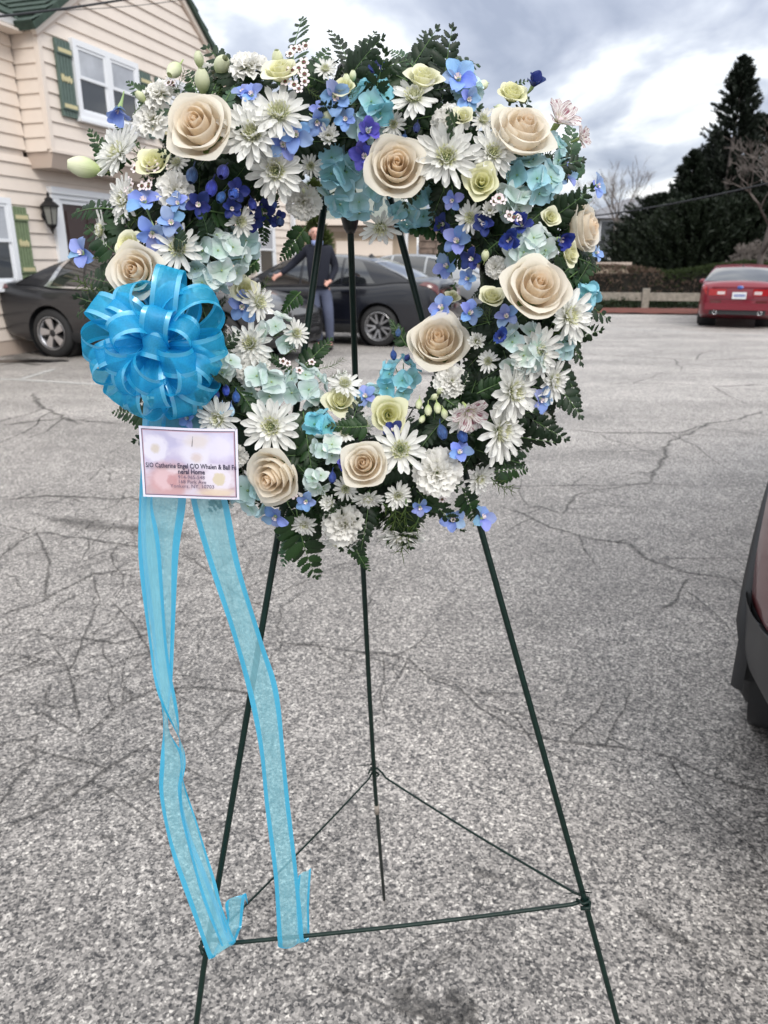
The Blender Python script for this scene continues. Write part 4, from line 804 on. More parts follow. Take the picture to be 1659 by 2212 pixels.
def bare_tree(x, y, h, label, seed, spread=.5, depth=6, mtl='twig', r0=None, lean=0, up=.55, cat='tree', name='bare_tree', kids=(2, 3), trunk=.3):
    t_ = empty(name, (x, y, 0), label=label, cat=cat, group=None); r = random.Random(seed); tr, br = MB(), MB(); r0 = r0 or h*.018
    def grow(p, d, l, rad, k):
        q = p+d*l*.5+Vector((r.uniform(-1, 1), r.uniform(-1, 1), 0))*l*.05; e = p+d*l
        (tr if k == depth else br).tube([p, q, e], [rad, rad*.85, rad*.7], 6 if k > depth-2 else 3, cap=False)
        if k == 0: return
        for i in range(r.randint(*kids)+(1 if k == depth else 0)):
            nd_ = (d+Vector((r.gauss(0, spread), r.gauss(0, spread), r.gauss(0, spread*.4)+up*.35))).normalized(); grow(e-d*l*r.uniform(0, .25), nd_, l*r.uniform(.62, .86), max(rad*.62, .0075), k-1)
    grow(Vector((0, 0, 0)), Vector((lean, 0, 1)).normalized(), h*trunk, r0, depth); tr.build('trunk', M['bark'], t_, True); o = br.build('branches', M[mtl], t_); return t_
for i, (x, yt, Y, lb_, sp_) in enumerate([(1350, 292, 44, 'tall bare tree with upright branches before the grey roofed house', .38), (1285, 400, 46, 'smaller bare tree just left of the grey roofed house', .40), (1262, 340, 50, 'thin bare tree showing above the blue flowers at the right of the wreath', .40), (1418, 380, 56, 'faint far bare tree between the tall one and the evergreens', .5)]):
    X, Y, Z = top(x, yt, Y); bare_tree(X, Y, Z, lb_, 60+i, sp_, 6, r0=Z*.012, trunk=.27)
for i, (x, yt, Y, lb_) in enumerate([(722, 110, 30, 'leftmost pale budding bare tree above the wreath'), (772, 78, 31, 'middle pale budding bare tree above the wreath'), (840, 78, 30, 'rightmost pale budding bare tree above the wreath')]):
    X, Y, Z = top(x, yt, Y); bare_tree(X, Y, Z, lb_, 80+i, .30, 7, r0=.08, trunk=.22, kids=(2, 2))
X, Y, Z = top(1640, 430, 26); bare_tree(X, Y, Z, 'grey leafless twiggy shrub in front of the evergreens at the right edge', 90, .62, 8, r0=.05, trunk=.18, name='bare_shrub', cat='shrub', kids=(2, 3))
X, Y, Z = top(1700, 180, 24); bare_tree(X, Y, Z, 'budding tree whose fine twigs enter at the right edge', 93, .6, 7, r0=.12, trunk=.25, mtl='bark')
# ------------------------------------------------------------------ easel
APEX = atY(763, 158, .93)
FEET = {'back': Vector((.001, 1.287, 0)), 'left': Vector((-.329, .726, 0)), 'right': Vector((.431, .787, 0))}
def proj(p):
    q = p-Vector((0, 0, H)); d = q.y*cp-q.z*sp; u = q.y*sp+q.z*cp
    return CX+F*q.x/d, CY-F*u/d
def on_leg(k, ypx):
    a, b = APEX, FEET[k]; lo, hi = 0, 1
    for _ in range(40):
        m_ = (lo+hi)/2
        if proj(a.lerp(b, m_))[1] < ypx: lo = m_
        else: hi = m_
    return a.lerp(b, lo)
ez = empty('wreath_easel', (APEX.x, APEX.y, 0), label='tall dark green wire easel with three legs standing on the asphalt', cat='easel')
E0 = Vector((APEX.x, APEX.y, 0))
BEND = {'left': [(739, 158), (693, 495), (662, 720), (607, 1120), (524, 1600), (440, 2090), (424, 2212), (372, 2600)], 'right': [(771, 158), (862, 500), (915, 700), (1035, 1130), (1265, 1952), (1335, 2212), (1414, 2500)], 'back': [(757, 150), (757, 490), (768, 830), (783, 1200), (797, 1480), (810, 1700), (830, 1945)]}
PATH = {k: [atY(x, y, on_leg(k, y).y) for x, y in BEND[k]] for k in BEND}
def on_path(k, y):
    for (a, pa), (b, pb) in zip(zip(BEND[k], PATH[k]), zip(BEND[k][1:], PATH[k][1:])):
        if a[1] <= y <= b[1]: return pa.lerp(pb, (y-a[1])/(b[1]-a[1]))
for k in FEET:
    P_ = PATH[k]; d = (P_[1]-P_[0]).normalized(); dn = (P_[-1]-P_[-2]).normalized(); end = P_[-1]+dn*(-(P_[-1].z-.003)/dn.z)
    lg = MB().tube([P_[0]-E0]+[p-E0 for p in P_[1:-1]]+[end-E0], [.0036]+[.0041]*(len(P_)-2)+[.0034], 10).build('leg', M['easel'], ez, True); a = P_[0]
    MB().tube([a-d*.010-E0, a-d*.006-E0, a+d*.022-E0, a+d*.026-E0], [.003, .0062, .0062, .0045], 10).build('rubber_cap', M['black'], lg, True)
jl, jr, jb = on_path('left', 2040), on_path('right', 1950), on_path('back', 1668)
def brace(a, b, r, mtl=M['easel']):
    d = (b-a).normalized(); s_ = d.cross(Vector((0, 0, 1))).normalized()
    pts = [a-d*.004+s_*.011+Vector((0, 0, -.002)), a-d*.010, a-d*.002-s_*.010, a+d*.018-s_*.006]
    n = 10
    for i in range(n+1): pts.append((a+d*.035).lerp(b-d*.02, i/n)+Vector((0, 0, -.004*math.sin(PI*i/n))))
    pts += [b-s_*.005, b+d*.006, b+d*.002+s_*.010, b-d*.010+s_*.008]
    MB().tube([p-E0 for p in pts], r, 8).build('brace', mtl, ez, True)
brace(jl, jr, .0030); brace(jl+Vector((0, 0, .004)), jb, .0018); brace(jb+Vector((0, 0, .006)), jr+Vector((0, 0, .006)), .0020)
# twisted wire ties at the right and back joints
for j in (jr, jb):
    MB().tube([j-E0+Vector((math.cos(t*2.2)*.008, math.sin(t*2.2)*.008, -.008+.003*t)) for t in range(0, 12)]+[j-E0+Vector((-.03, -.004, .022))], .0007, 5).build('wire_tie', M['easel'], ez, True)
mm = on_path('back', 1742)
dd = (FEET['back']-APEX).normalized()
MB().tube([mm-dd*.012-E0, mm+dd*.014-E0], .0050, 8).build('bare_band', M['rust'], ez, True)
# cross hook behind the wreath, and the moulded hub seen through it
hubp = on_path('back', 492)
MB().tube([hubp-E0+dd*(-.03), hubp-E0+dd*(-.012), hubp-E0+dd*.0, hubp-E0+dd*.006], [.009, .0115, .0085, .005], 12).build('sleeve', M['black'], ez, True)
# ------------------------------------------------------------------ wreath
WY = .845; TILT = math.radians(6.5)
wr_r, wr_v, wr_m = Vector((1, 0, 0)), Vector((0, math.sin(TILT), math.cos(TILT))), Vector((0, -math.cos(TILT), math.sin(TILT)))
WC = atY(752, 655, WY); RR, TUBE = .185, .066
wreath = empty('flower_wreath', WC, label='large round funeral wreath of cream roses, white daisies and blue flowers hung on the easel', cat='wreath')
def plane_pt(x, y, lift):
    r = ray(x, y); O = Vector((0, 0, H)); P0 = WC+wr_m*lift
    return O+r*((P0-O).dot(wr_m)/r.dot(wr_m))
def surf(x, y):
    q = plane_pt(x, y, .05)-WC; a, b = q.dot(wr_r), q.dot(wr_v); rho = math.hypot(a, b)
    d = rho-RR; rd = (wr_r*a+wr_v*b)/max(rho, 1e-6)
    return d, rd, math.sqrt(max(TUBE*TUBE-d*d, 0))
PLACED = []
def place(x, y, rad_px, lift_k=.3, tilt=None, spin=None, extra=0, auto=.55):
    """frame for a flower whose middle shows at (x, y); returns matrix local to the wreath and its radius in metres"""
    PLACED.append((x, y, rad_px)); d, rd, h = surf(x, y)
    s = rad_px/2080.
    c = plane_pt(x, y, h+s*lift_k+extra)
    if tilt is not None: n = (wr_m+wr_r*tilt[0]+wr_v*tilt[1]).normalized()
    else: n = (wr_m+rd*max(-1.2, min(1.2, d/TUBE))*auto+wr_v*.10+Vector((rnd.uniform(-.12, .12), 0, rnd.uniform(-.12, .12)))).normalized()
    # aim relative to the eye so that a flower with tilt 0 shows its face
    q = n.to_track_quat('Z', 'Y').to_matrix().to_4x4()
    sp_ = rnd.uniform(0, 2*PI) if spin is None else spin
    return Matrix.Translation(c-WC) @ q @ Matrix.Rotation(sp_, 4, 'Z') @ Matrix.Scale(s, 4), s
# foam ring
def foam():
    mb = MB(); nu, nv = 72, 16
    def fn(u, v):
        a, b = 2*PI*u, 2*PI*v; r = (TUBE-.030)*(1+.12*noise.noise(Vector((math.cos(a)*4, math.sin(a)*4, b))))
        rd = wr_r*math.cos(a)+wr_v*math.sin(a)
        return rd*(RR+r*math.cos(b))+wr_m*(r*math.sin(b))
    mb.grid(fn, nu, nv); mb.build('moss_ring', M['foam'], wreath, True)
foam()
# --- leaflet and fern fronds
def leaflet_mesh(name, teeth=5, mtl=None, wide=.26, seed=0):
    r = random.Random(seed); mb = MB(); n = teeth*2
    vs, uv = [(0, 0, 0)], [(.5, 0)]; left, right, mid = [], [], []
    for i in range(1, n+1):
        t = i/n; wdt = wide*math.sin(PI*min(t*.92+.08, 1))**.75*(1.18 if i % 2 else .86)*(1 if t < 1 else 0)
        if t == 1: break
        x = t+(.05 if i % 2 else -.01)
        left.append((x, wdt, -.10*wdt/wide+.05*math.sin(3*t))); right.append((x, -wdt*.92, -.10*wdt/wide+.05*math.sin(3*t+1))); mid.append((t, 0, .06*math.sin(PI*t)))
    k = len(left); vs = [(0, 0, 0)]+left+mid+right+[(1, 0, -.06)]
    Lx = lambda i: 1+i; Mx = lambda i: 1+k+i; Rx = lambda i: 1+2*k+i; T = 1+3*k
    fs = [(0, Mx(0), Lx(0)), (0, Rx(0), Mx(0)), (Mx(k-1), T, Lx(k-1)), (Rx(k-1), T, Mx(k-1))]
    for i in range(k-1): fs += [(Mx(i), Mx(i+1), Lx(i+1), Lx(i)), (Rx(i), Rx(i+1), Mx(i+1), Mx(i))]
    mb.add(vs, fs, 0, [(.5, v[0]) for v in vs]); return mb
LEAFLET = leaflet_mesh('leaflet')
LEAF_ME = LEAFLET.mesh('leaflet', M['leaf'], True); LEAF_G = LEAFLET.mesh('leaflet_grey', M['leafg'], True)
def frond_frames(pairs, length, seed, bend=.25, side=.0, shape=0):
    r = random.Random(seed); fr = []
    def cur(t): return Vector((t*length, side*t*t*length, -bend*t*t*length))
    for i in range(pairs):
        t = .10+.86*(i/(pairs-1))**.92
        l = (length*.34*(1-t)**.62+length*.035) if shape == 0 else length*.21*(math.sin(PI*(.12+.83*t))**.7)
        for sg in (1, -1):
            p = cur(t+.012*sg); ang = sg*math.radians(62-22*t+r.uniform(-6, 6))
            m_ = Matrix.Translation(p) @ Matrix.Rotation(math.atan(2*bend*t), 4, 'Y') @ Matrix.Rotation(ang+2*side*t, 4, 'Z') @ Matrix.Rotation(r.uniform(-.35, .35), 4, 'X') @ Matrix.Rotation(r.uniform(-.05, .25), 4, 'Y') @ Matrix.Scale(l*r.uniform(.88, 1.1), 4)
            fr.append(m_)
    m_ = Matrix.Translation(cur(.97)) @ Matrix.Rotation(math.atan(2*bend), 4, 'Y') @ Matrix.Rotation(2*side, 4, 'Z') @ Matrix.Scale(length*.08, 4); fr.append(m_)
    return [cur(i/10) for i in range(11)], fr
def place_frond(x0, y0, x1, y1, lift=.0, pairs=9, shape=0, face=None, bend=None, joined=False, grey=False, tiltz=0.0):
    d, rd, h = surf(x0, y0); a = plane_pt(x0, y0, h*.8+lift); d2, rd2, h2 = surf(x1, y1)
    b = plane_pt(x1, y1, max(h2*.85, .0)+lift+tiltz); v = b-a; ln = v.length
    x = v.normalized(); up = (wr_m+wr_v*.15+Vector((rnd.uniform(-.45, .45), 0, rnd.uniform(-.3, .4)))).normalized(); z = (up-x*up.dot(x)).normalized(); y = z.cross(x)
    m_ = Matrix(((x.x, y.x, z.x, 0), (x.y, y.y, z.y, 0), (x.z, y.z, z.z, 0), (0, 0, 0, 1))); m_.translation = a-WC
    bend = rnd.uniform(.02, .22) if bend is None else bend
    seed = rnd.randrange(10**6); spine, fr = frond_frames(pairs, ln, seed, bend, rnd.uniform(-.15, .15), shape)
    mb = MB(); mb.tube(spine, [.0009*(1-.7*i/10) for i in range(11)], 4)
    o = mb.build('fern_frond', M['stem'], wreath, True); o.matrix_local = m_
    me = LEAF_G if grey else LEAF_ME
    for f in fr: link('leaflet', me, o, M=f)
    return o
FR_JOIN = []
for sd in range(4):
    mb = MB(); spine, fr = frond_frames(9, 1, 100+sd, .12+.1*sd, (-.1, .1, .05, -.05)[sd], sd % 2)
    mb.tube(spine, [.011*(1-.7*i/10) for i in range(11)], 4, mi=1)
    for f in fr:
        mb.add([f @ Vector(p) for p in LEAFLET.v], LEAFLET.f, 0)
    FR_JOIN.append(mb.mesh('fern_frond', [M['leafd'], M['stem']], True))
def fill_fronds(n):
    for i in range(n):
        phi = 2*PI*(i+rnd.random())/n
        psi = rnd.choice([rnd.uniform(-.5, .6), rnd.uniform(.6, 2.4), rnd.uniform(.6, 2.4), rnd.uniform(2.5, 3.5)])
        if psi < .6 and math.sin(phi) > .6 and i % 3: continue
        rd = wr_r*math.cos(phi)+wr_v*math.sin(phi); tg = wr_v*math.cos(phi)-wr_r*math.sin(phi)
        nrm = rd*math.cos(psi)+wr_m*math.sin(psi); p = rd*RR+nrm*(TUBE-rnd.uniform(.022, .038))
        L_ = rnd.uniform(.050, .082) if .6 < psi < 2.4 else rnd.uniform(.03, .048) if psi <= .6 else rnd.uniform(.025, .04)
        tang = -rd*math.sin(psi)+wr_m*math.cos(psi)
        x = (nrm*rnd.uniform(.12, .42)+tg*rnd.uniform(-1, 1)+rd*(.55 if psi < 1.2 else -.1)+tang*rnd.uniform(-.5, .5)).normalized()
        z = (nrm-x*nrm.dot(x)).normalized(); y = z.cross(x)
        m_ = Matrix(((x.x, y.x, z.x, 0), (x.y, y.y, z.y, 0), (x.z, y.z, z.z, 0), (0, 0, 0, 1))) @ Matrix.Scale(L_, 4); m_.translation = p
        link('fern_frond', FR_JOIN[i % 4], wreath, M=m_)
fill_fronds(400)
# --- roses
def rose_petals(seed, kind='big'):
    r = random.Random(seed); out = []
    if kind == 'big':
        LAY = [(3, .05, .12, 2.5, 1.10, -.02, .00, .30, (1, .89, .77)), (3, .18, .24, 1.85, 1.09, -.04, .01, .22, (1, .91, .81)), (4, .31, .38, 1.45, 1.04, -.04, .03, .16, (1, .94, .87)),
               (4, .47, .55, 1.25, .97, -.03, .07, .14, (1, .97, .93)), (4, .64, .72, 1.20, .88, .00, .14, .10, (1, 1, 1)), (4, .80, .86, 1.10, .70, .05, .19, .06, (1, 1, .99))]
    else:
        LAY = [(3, .10, .22, 2.3, .96, .00, .00, .28, (.96, .96, .86)), (4, .30, .40, 1.35, .95, .06, .03, .18, (1, 1, .93)), (4, .50, .60, 1.12, .86, .14, .08, .13, (1, 1, 1)), (4, .64, .70, .95, .70, .28, .18, .08, (1, 1, 1))]
    th = r.uniform(0, 6)
    for (n, r0, r1, half, hh, opn, curl, spi, col) in LAY:
        for k in range(n):
            q = k/max(1, n-1); R0 = r0+(r1-r0)*q; th += 2*PI/n*(1 if n > 3 else .93)+r.uniform(-.12, .12); t0 = th
            vo = {1: 1., 2: .45, 3: 1.5}.get(seed, 1.); Hh = hh*r.uniform(.96, 1.05)+(.05 if vo < .5 else 0); op = opn*r.uniform(.75, 1.3)*vo; cu = curl*r.uniform(.6, 1.4); ph = r.uniform(0, 6); tip = r.uniform(.10, .2); half_ = half*r.uniform(.94, 1.06)
            def fn(a, v, R0=R0, t0=t0, Hh=Hh, op=op, cu=cu, ph=ph, tip=tip, half_=half_, spi=spi):
                u = 2*a-1; wv = .42+.58*math.sin(PI/2*min(1, v*1.5)); ang = t0+u*half_*wv
                vt = v*(1-tip*abs(u)**2.4+.05*math.exp(-(u*5)**2)*(1 if cu > .05 else 0))
                rr = R0*(.30+.70*math.sin(PI/2*min(1, vt*1.45)))+op*vt**2.2
                c_ = max(0, (vt-.78)/.22); rr += cu*c_**1.6; z = Hh*vt-cu*.45*c_**2.2
                rr *= 1+spi*u*.5; rr += (.012+cu*.12)*math.sin(5*u+ph)*c_; z += (.018+cu*.10)*math.sin(4*u+ph)*c_+.02*math.sin(2*u+ph*2)*vt
                return (rr*math.cos(ang), rr*math.sin(ang), z)
            out.append((fn, col))
    return out
ROSE = {}
for kind, seeds in (('big', (1, 2, 3)), ('small', (5, 6))):
    ROSE[kind] = []
    for sd in seeds:
        ps = []
        for fn, col in rose_petals(sd, kind):
            mb = MB(); mb.grid(fn, 12, 11); ps.append((mb.mesh('petal', M['rose' if kind == 'big' else 'spray'], True), col))
        ROSE[kind].append(ps)
core = MB().lathe([(0, -.35), (.10, -.33), (.13, -.1), (.34, .0), (.42, .08), (.30, .12), (0, .13)], 12)
for i in range(5):
    a = i*2*PI/5; mt = Matrix.Rotation(a, 4, 'Z') @ Matrix.Translation((.2, 0, .02)) @ Matrix.Rotation(-.5, 4, 'Y') @ Matrix.Scale(.6, 4)
    core.grid(lambda u, v: ((v), (u-.5)*.35*math.sin(PI*min(1, .15+v*.85)), -.1*v*v), 2, 4, M=mt)
CORE = core.mesh('rose', M['stem'], True)
def rose(x, y, d, kind='big', tilt=None, var=0, tint=(1, 1, 1), name='rose', extra=0):
    m_, s = place(x, y, d*.5, .75, tilt, extra=extra)
    m_ = m_ @ Matrix.Translation((0, 0, -.55)) @ Matrix.Scale(.98, 4)
    o = link(name, CORE, wreath, M=m_)
    for me, col in ROSE[kind][var % len(ROSE[kind])]: link('petal', me, o, M=Matrix(), color=[a*b for a, b in zip(col, tint)])
for a in [(430,275,126,(-.15,.30),0),(856,362,116,(.05,.15),1),(1128,285,118,(.25,.75),2),(1158,622,126,(.15,.45),0),(947,742,126,(-.10,.60),1),(787,1003,92,(-.2,.35),2),(592,1027,116,(-.45,-.30),1),(293,587,100,(-.10,.15),2),(1262,492,100,(1.5,.2),0)]:
    rose(a[0], a[1], a[2]*1.10, 'big', a[3], a[4], extra=.011)
for i, a in enumerate([(330,350,66,(-.1,.6)),(605,152,72,(-.1,1.1)),(915,166,70,(.2,1.0)),(1040,393,66,(-.1,.1)),(275,528,62,(-.5,.5)),(530,627,60,(.4,.3)),(840,896,80,(.1,.1)),(736,866,74,(.1,.7)),(1062,640,54,(0,.9)),(1108,200,62,(.2,1)),(1232,548,52,(1,.2)),(978,640,32,(.3,.8)),(740,190,50,(-.2,.9)),(1000,250,40,(0,.5))]):
    rose(a[0], a[1], a[2], 'small', a[3], i, (1, 1, 1) if i % 3 else (1, 1, .92), name='spray_rose', extra=.008)
# --- chrysanthemums
def strap(L_, W_, curve, cup, name, mtl, tipw=.6):
    mb = MB()
    def fn(a, v):
        u = 2*a-1; wv = W_*(.45+.55*math.sin(PI/2*min(1, v*1.6)))*(1 if v < .8 else math.sqrt(max(0, 1-((v-.8)/.2)**2*.9)))
        return (L_*v, u*wv*.5, curve*L_*v*v*(1 if curve < 0 else 1)+cup*(u*u)*W_*.6-.04*L_*v)
    mb.grid(fn, 4, 6); return mb.mesh(name, mtl, True)
MP = [strap(1, .25, .10, .5, 'petal', M['whitep']), strap(1, .22, -.06, .7, 'petal', M['whitep']), strap(1, .24, .22, .6, 'petal', M['whitep'])]
mb = MB()
def incurved(mb, n, r0, L_, W_, z0, seed):
    r = random.Random(seed)
    for i in range(n):
        a = i*2.39996; rr = r0*math.sqrt((i+.5)/n); lean = 1.35-.9*rr/r0
        mt = Matrix.Rotation(a, 4, 'Z') @ Matrix.Translation((rr, 0, z0-.06*rr)) @ Matrix.Rotation(-lean, 4, 'Y') @ Matrix.Scale(r.uniform(.85, 1.15), 4)
        mb.grid(lambda u, v: (L_*v-.28*L_*v*v, (2*u-1)*W_*.5*(.6+.4*math.sin(PI*v)), .10*L_*math.sin(PI*v)*1.4+.5*W_*(2*u-1)**2+.35*L_*v*v), 2, 3, M=mt)
incurved(mb, 46, .25, .22, .075, .06, 3); MUMC = mb.mesh('mum_heart', M['mumc'], True)
mb = MB().lathe([(0, -.5), (.05, -.48), (.06, -.2), (.20, -.06), (.30, .0), (.2, .05), (0, .07)], 12); MUMB = mb.mesh('chrysanthemum', M['stem'], True)
def mum(x, y, d, tilt=None, full=1, extra=0, tint=(1, 1, 1), droop=0):
    d *= 1.10
    m_, s = place(x, y, d*.5, .35, tilt, extra=extra); o = link('chrysanthemum', MUMB, wreath, M=m_ @ Matrix.Translation((0, 0, -.12)))
    seed = rnd.randrange(10**6); r = random.Random(seed)
    rings = [(17, 1.0, .10-droop, 0), (15, .86, .32-droop*.5, 1), (13, .64, .62, 0), (12, .44, .95, 2)]
    if not full: rings = [(15, 1.0, .06-droop, 0), (13, .80, .28-droop*.5, 1), (12, .42, .85, 2)]
    if full == 2: rings = [(14, .95, .75, 0), (13, .85, 1.0, 2), (10, .6, 1.2, 2)]
    for n, L_, el_, mi in rings:
        off = r.random()
        for k in range(n):
            if r.random() < .06: continue
            a = 2*PI*(k+off+r.uniform(-.22, .22))/n; l = L_*r.uniform(.82, 1.06)
            mt = Matrix.Rotation(a, 4, 'Z') @ Matrix.Translation((.12*L_+.04, 0, .02)) @ Matrix.Rotation(-(el_+r.uniform(-.16, .16)), 4, 'Y') @ Matrix.Rotation(r.uniform(-.3, .3), 4, 'X') @ Matrix.Diagonal((l*.9, (.95 if L_ > .7 else .72)*r.uniform(.85, 1.1)*.95, l, 1))
            link('petal', MP[mi], o, M=mt, color=tint)
    link('mum_heart', MUMC, o, M=Matrix.Translation((0, 0, .05)) @ Matrix.Scale(1.0 if full else 1.12, 4))
for a in [(545,287,122,(-.1,.2),1),(602,243,112,(.1,.45),0),(595,368,112,(0,-.15),1),(965,337,120,(-.1,.1),1),(1065,328,92,(.1,.1),1),(895,207,98,(-.2,.5),0),(252,328,118,(-.7,.6),1),(385,537,92,(0,.1),0),(585,921,118,(0,.15),1),
    (865,971,108,(0,.15),0),(1233,682,118,(.7,.15),1),(1085,932,135,(.9,-.1),1),(1113,845,125,(.7,-.1),1),(1160,762,112,(.5,-.3),1),(710,296,56,(.1,.1),2),(795,1078,62,(0,-1.1),1),(822,492,84,(.1,-1.3),0),(540,742,100,(-.1,.3),1),
    (265,432,92,(-.8,0),1),(218,497,76,(-1.3,0),0),(868,1162,110,(.1,-1.4),1),(1037,1035,72,(.6,-.5),1),(1198,822,90,(.9,-.2),1),(560,652,84,(1.2,.2),0),(745,828,74,(.2,.9),0),(470,905,92,(-.4,-.2),1),(1030,737,50,(-.2,.2),2),
    (735,1172,84,(0,-1.4),0),(520,478,64,(.8,-.3),0),(712,1088,50,(-.5,.4),2),(1057,458,44,(-.1,.3),2),(1015,470,60,(-.5,0),0),(640,720,60,(.6,.2),0),(1000,905,70,(.2,-.2),0)]:
    mum(*a, extra=.009 if a[4] != 2 else .011)
# --- carnations
CP = []
for sd in range(4):
    r = random.Random(sd+50); ph, k1 = r.uniform(0, 6), r.uniform(5.5, 8)
    def fn(a, v, ph=ph, k1=k1, sd=sd):
        u = 2*a-1; ang = u*.62*(.4+.6*v); rr = v*(1-.10*u*u)+(.035*(1 if int(a*12+.5) % 2 else -1) if v > .99 else 0)
        return (rr*math.cos(ang), rr*math.sin(ang), .13*math.sin(k1*u+ph)*v*v+.06*math.sin(2.1*k1*u+ph*2)*v**4-.10*v*v)
    mb = MB(); mb.grid(fn, 12, 5); CP.append(mb.mesh('petal', M['carn'], True))
def carnation(x, y, d, tilt=None, extra=0, tint=(1, 1, 1)):
    d *= 1.08
    m_, s = place(x, y, d*.5, .45, tilt, extra=extra); o = link('carnation', MUMB, wreath, M=m_ @ Matrix.Translation((0, 0, -.3)))
    r = random.Random(rnd.randrange(10**6))
    for n, L_, el_ in [(6, .98, .12), (6, .90, .38), (6, .80, .66), (6, .68, .92), (5, .56, 1.15), (4, .48, 1.38)]:
        off = r.random()
        for k in range(n):
            a = 2*PI*(k+off+r.uniform(-.2, .2))/n; l = L_*r.uniform(.88, 1.08)
            mt = Matrix.Rotation(a, 4, 'Z') @ Matrix.Translation((.03, 0, .05)) @ Matrix.Rotation(-(el_+r.uniform(-.14, .14)), 4, 'Y') @ Matrix.Rotation(r.uniform(-.35, .35), 4, 'X') @ Matrix.Scale(l, 4)
            link('petal', CP[r.randrange(4)], o, M=mt, color=tint)
for a in [(323,251,84,(-.3,.3)),(376,409,74,(.1,.1)),(972,256,70,(-.1,.3)),(745,1137,106,(.1,-.3)),(945,1022,108,(.0,.1)),(977,821,72,(0,.3)),(545,793,82,(.1,.2)),(342,195,76,(-.3,.9)),(535,135,78,(-.1,1.0)),(655,440,80,(0,-.7)),(216,672,72,(-1,0)),(460,150,60,(0,1))]:
    carnation(*a)
# --- hydrangeas
def floret():
    mb = MB(); 
    for i in range(4):
        a = i*PI/2+.1
        mt = Matrix.Rotation(a, 4, 'Z') @ Matrix.Rotation(.18*(1 if i % 2 else -1), 4, 'X')
        def fn(p, v):
            u = 2*p-1; wv = .52*math.sin(PI*(.10+.78*v))**.8
            return (.06+.92*v*(1-.13*u*u), u*wv*1.02, .16*v*v+.10*u*u*v-.02*(i % 2)+.03*math.sin(4*u+i))
        mb.grid(fn, 5, 5, M=mt)
    mb.lathe([(0, .02), (.07, .03), (.07, .08), (0, .11)], 8, 1); return mb
FLO = floret().mesh('floret', [M['hyd'], M['gbud']], True)
mb = MB()
for i in range(9):
    a = i*2.4; mb.tube([(0, 0, -.8), (math.cos(a)*.3*i/9, math.sin(a)*.3*i/9, -.3), (math.cos(a)*.7*math.sqrt(i/9), math.sin(a)*.7*math.sqrt(i/9), .35)], .022, 5)
HC = mb.mesh('hydrangea', M['stem'], True)
BL, PB, WB, TQ = (.34, .64, .76), (.50, .74, .80), (.78, .84, .82), (.24, .66, .82)
def hydrangea(x, y, d, col, fl=44, tilt=None, extra=0):
    m_, s = place(x, y, d*.5, .35, tilt, extra=extra); o = link('hydrangea', HC, wreath, M=m_)
    r = random.Random(rnd.randrange(10**6)); rf = fl/d; n = max(5, int(2.6/(rf*rf)*.62))
    for i in range(n):
        z = 1-(i+.4)/n*.95; a = i*2.39996+r.uniform(-.3, .3); q = math.sqrt(max(0, 1-z*z)); nn = Vector((math.cos(a)*q, math.sin(a)*q, z))
        p = Vector((nn.x*.80, nn.y*.80, nn.z*.55-.1)); nn = (nn+Vector((r.uniform(-.3, .3), r.uniform(-.3, .3), .1))).normalized()
        mt = Matrix.Translation(p) @ nn.to_track_quat('Z', 'Y').to_matrix().to_4x4() @ Matrix.Rotation(r.uniform(0, 6), 4, 'Z') @ Matrix.Scale(rf*r.uniform(1.05, 1.45), 4)
        mixc = r.random()*.45; c2 = WB if col != WB else PB
        link('floret', FLO, o, M=mt, color=[a_*(1-mixc)+b_*mixc for a_, b_ in zip(col, c2)])
for a in [(762,405,150,BL,52),(728,365,74,BL,60),(892,440,136,BL,46),(806,215,84,TQ,48),(860,818,106,TQ,46),(1155,388,112,BL,50),(1188,330,86,PB,42),(1146,532,104,WB,46),(1130,758,120,WB,46),(660,832,116,WB,46),(475,560,130,WB,50),(520,530,84,PB,50),
    (570,832,86,WB,60),(690,918,66,TQ,44),(545,1065,92,PB,54),(602,718,96,WB,50),(1264,640,56,TQ,44),(702,968,62,WB,40),(790,270,50,PB,42),(1012,192,56,PB,38),(1110,430,56,WB,48),(890,380,44,PB,40),(440,600,70,WB,44),(1215,745,50,PB,40),(800,850,40,PB,36),(1245,440,46,WB,40),(480,790,60,WB,50)]:
    hydrangea(*a)
# --- delphiniums
def sepal():
    mb = MB(); mb.grid(lambda p, v: (.10+.92*v, (2*p-1)*.40*math.sin(PI*(.08+.86*v))**.8, .22*v-.10*v*v+.16*(2*p-1)**2*math.sin(PI*v)+.05*math.sin(6*p+5*v)*v), 6, 6); return mb.mesh('petal', M['delph'], True)
SEP = sepal()
mb = MB().tube([(0, 0, .1), (0, 0, -.15), (.05, 0, -.5), (.16, 0, -.85), (.34, 0, -1.05)], [.16, .15, .09, .055, .03], 8)
for i in range(4):
    a = i*PI/2; mt = Matrix.Rotation(a, 4, 'Z') @ Matrix.Rotation(-.9, 4, 'Y')
    mb.grid(lambda u, v: (.05+.3*v, (2*u-1)*.11*(.5+v*.5), .05*v), 2, 3, 1, M=mt)
DEL = mb.mesh('delphinium', [M['gbud'], M['waxw']], True)
LB, DB, VI = (.27, .39, .74), (.014, .028, .17), (.11, .10, .50)
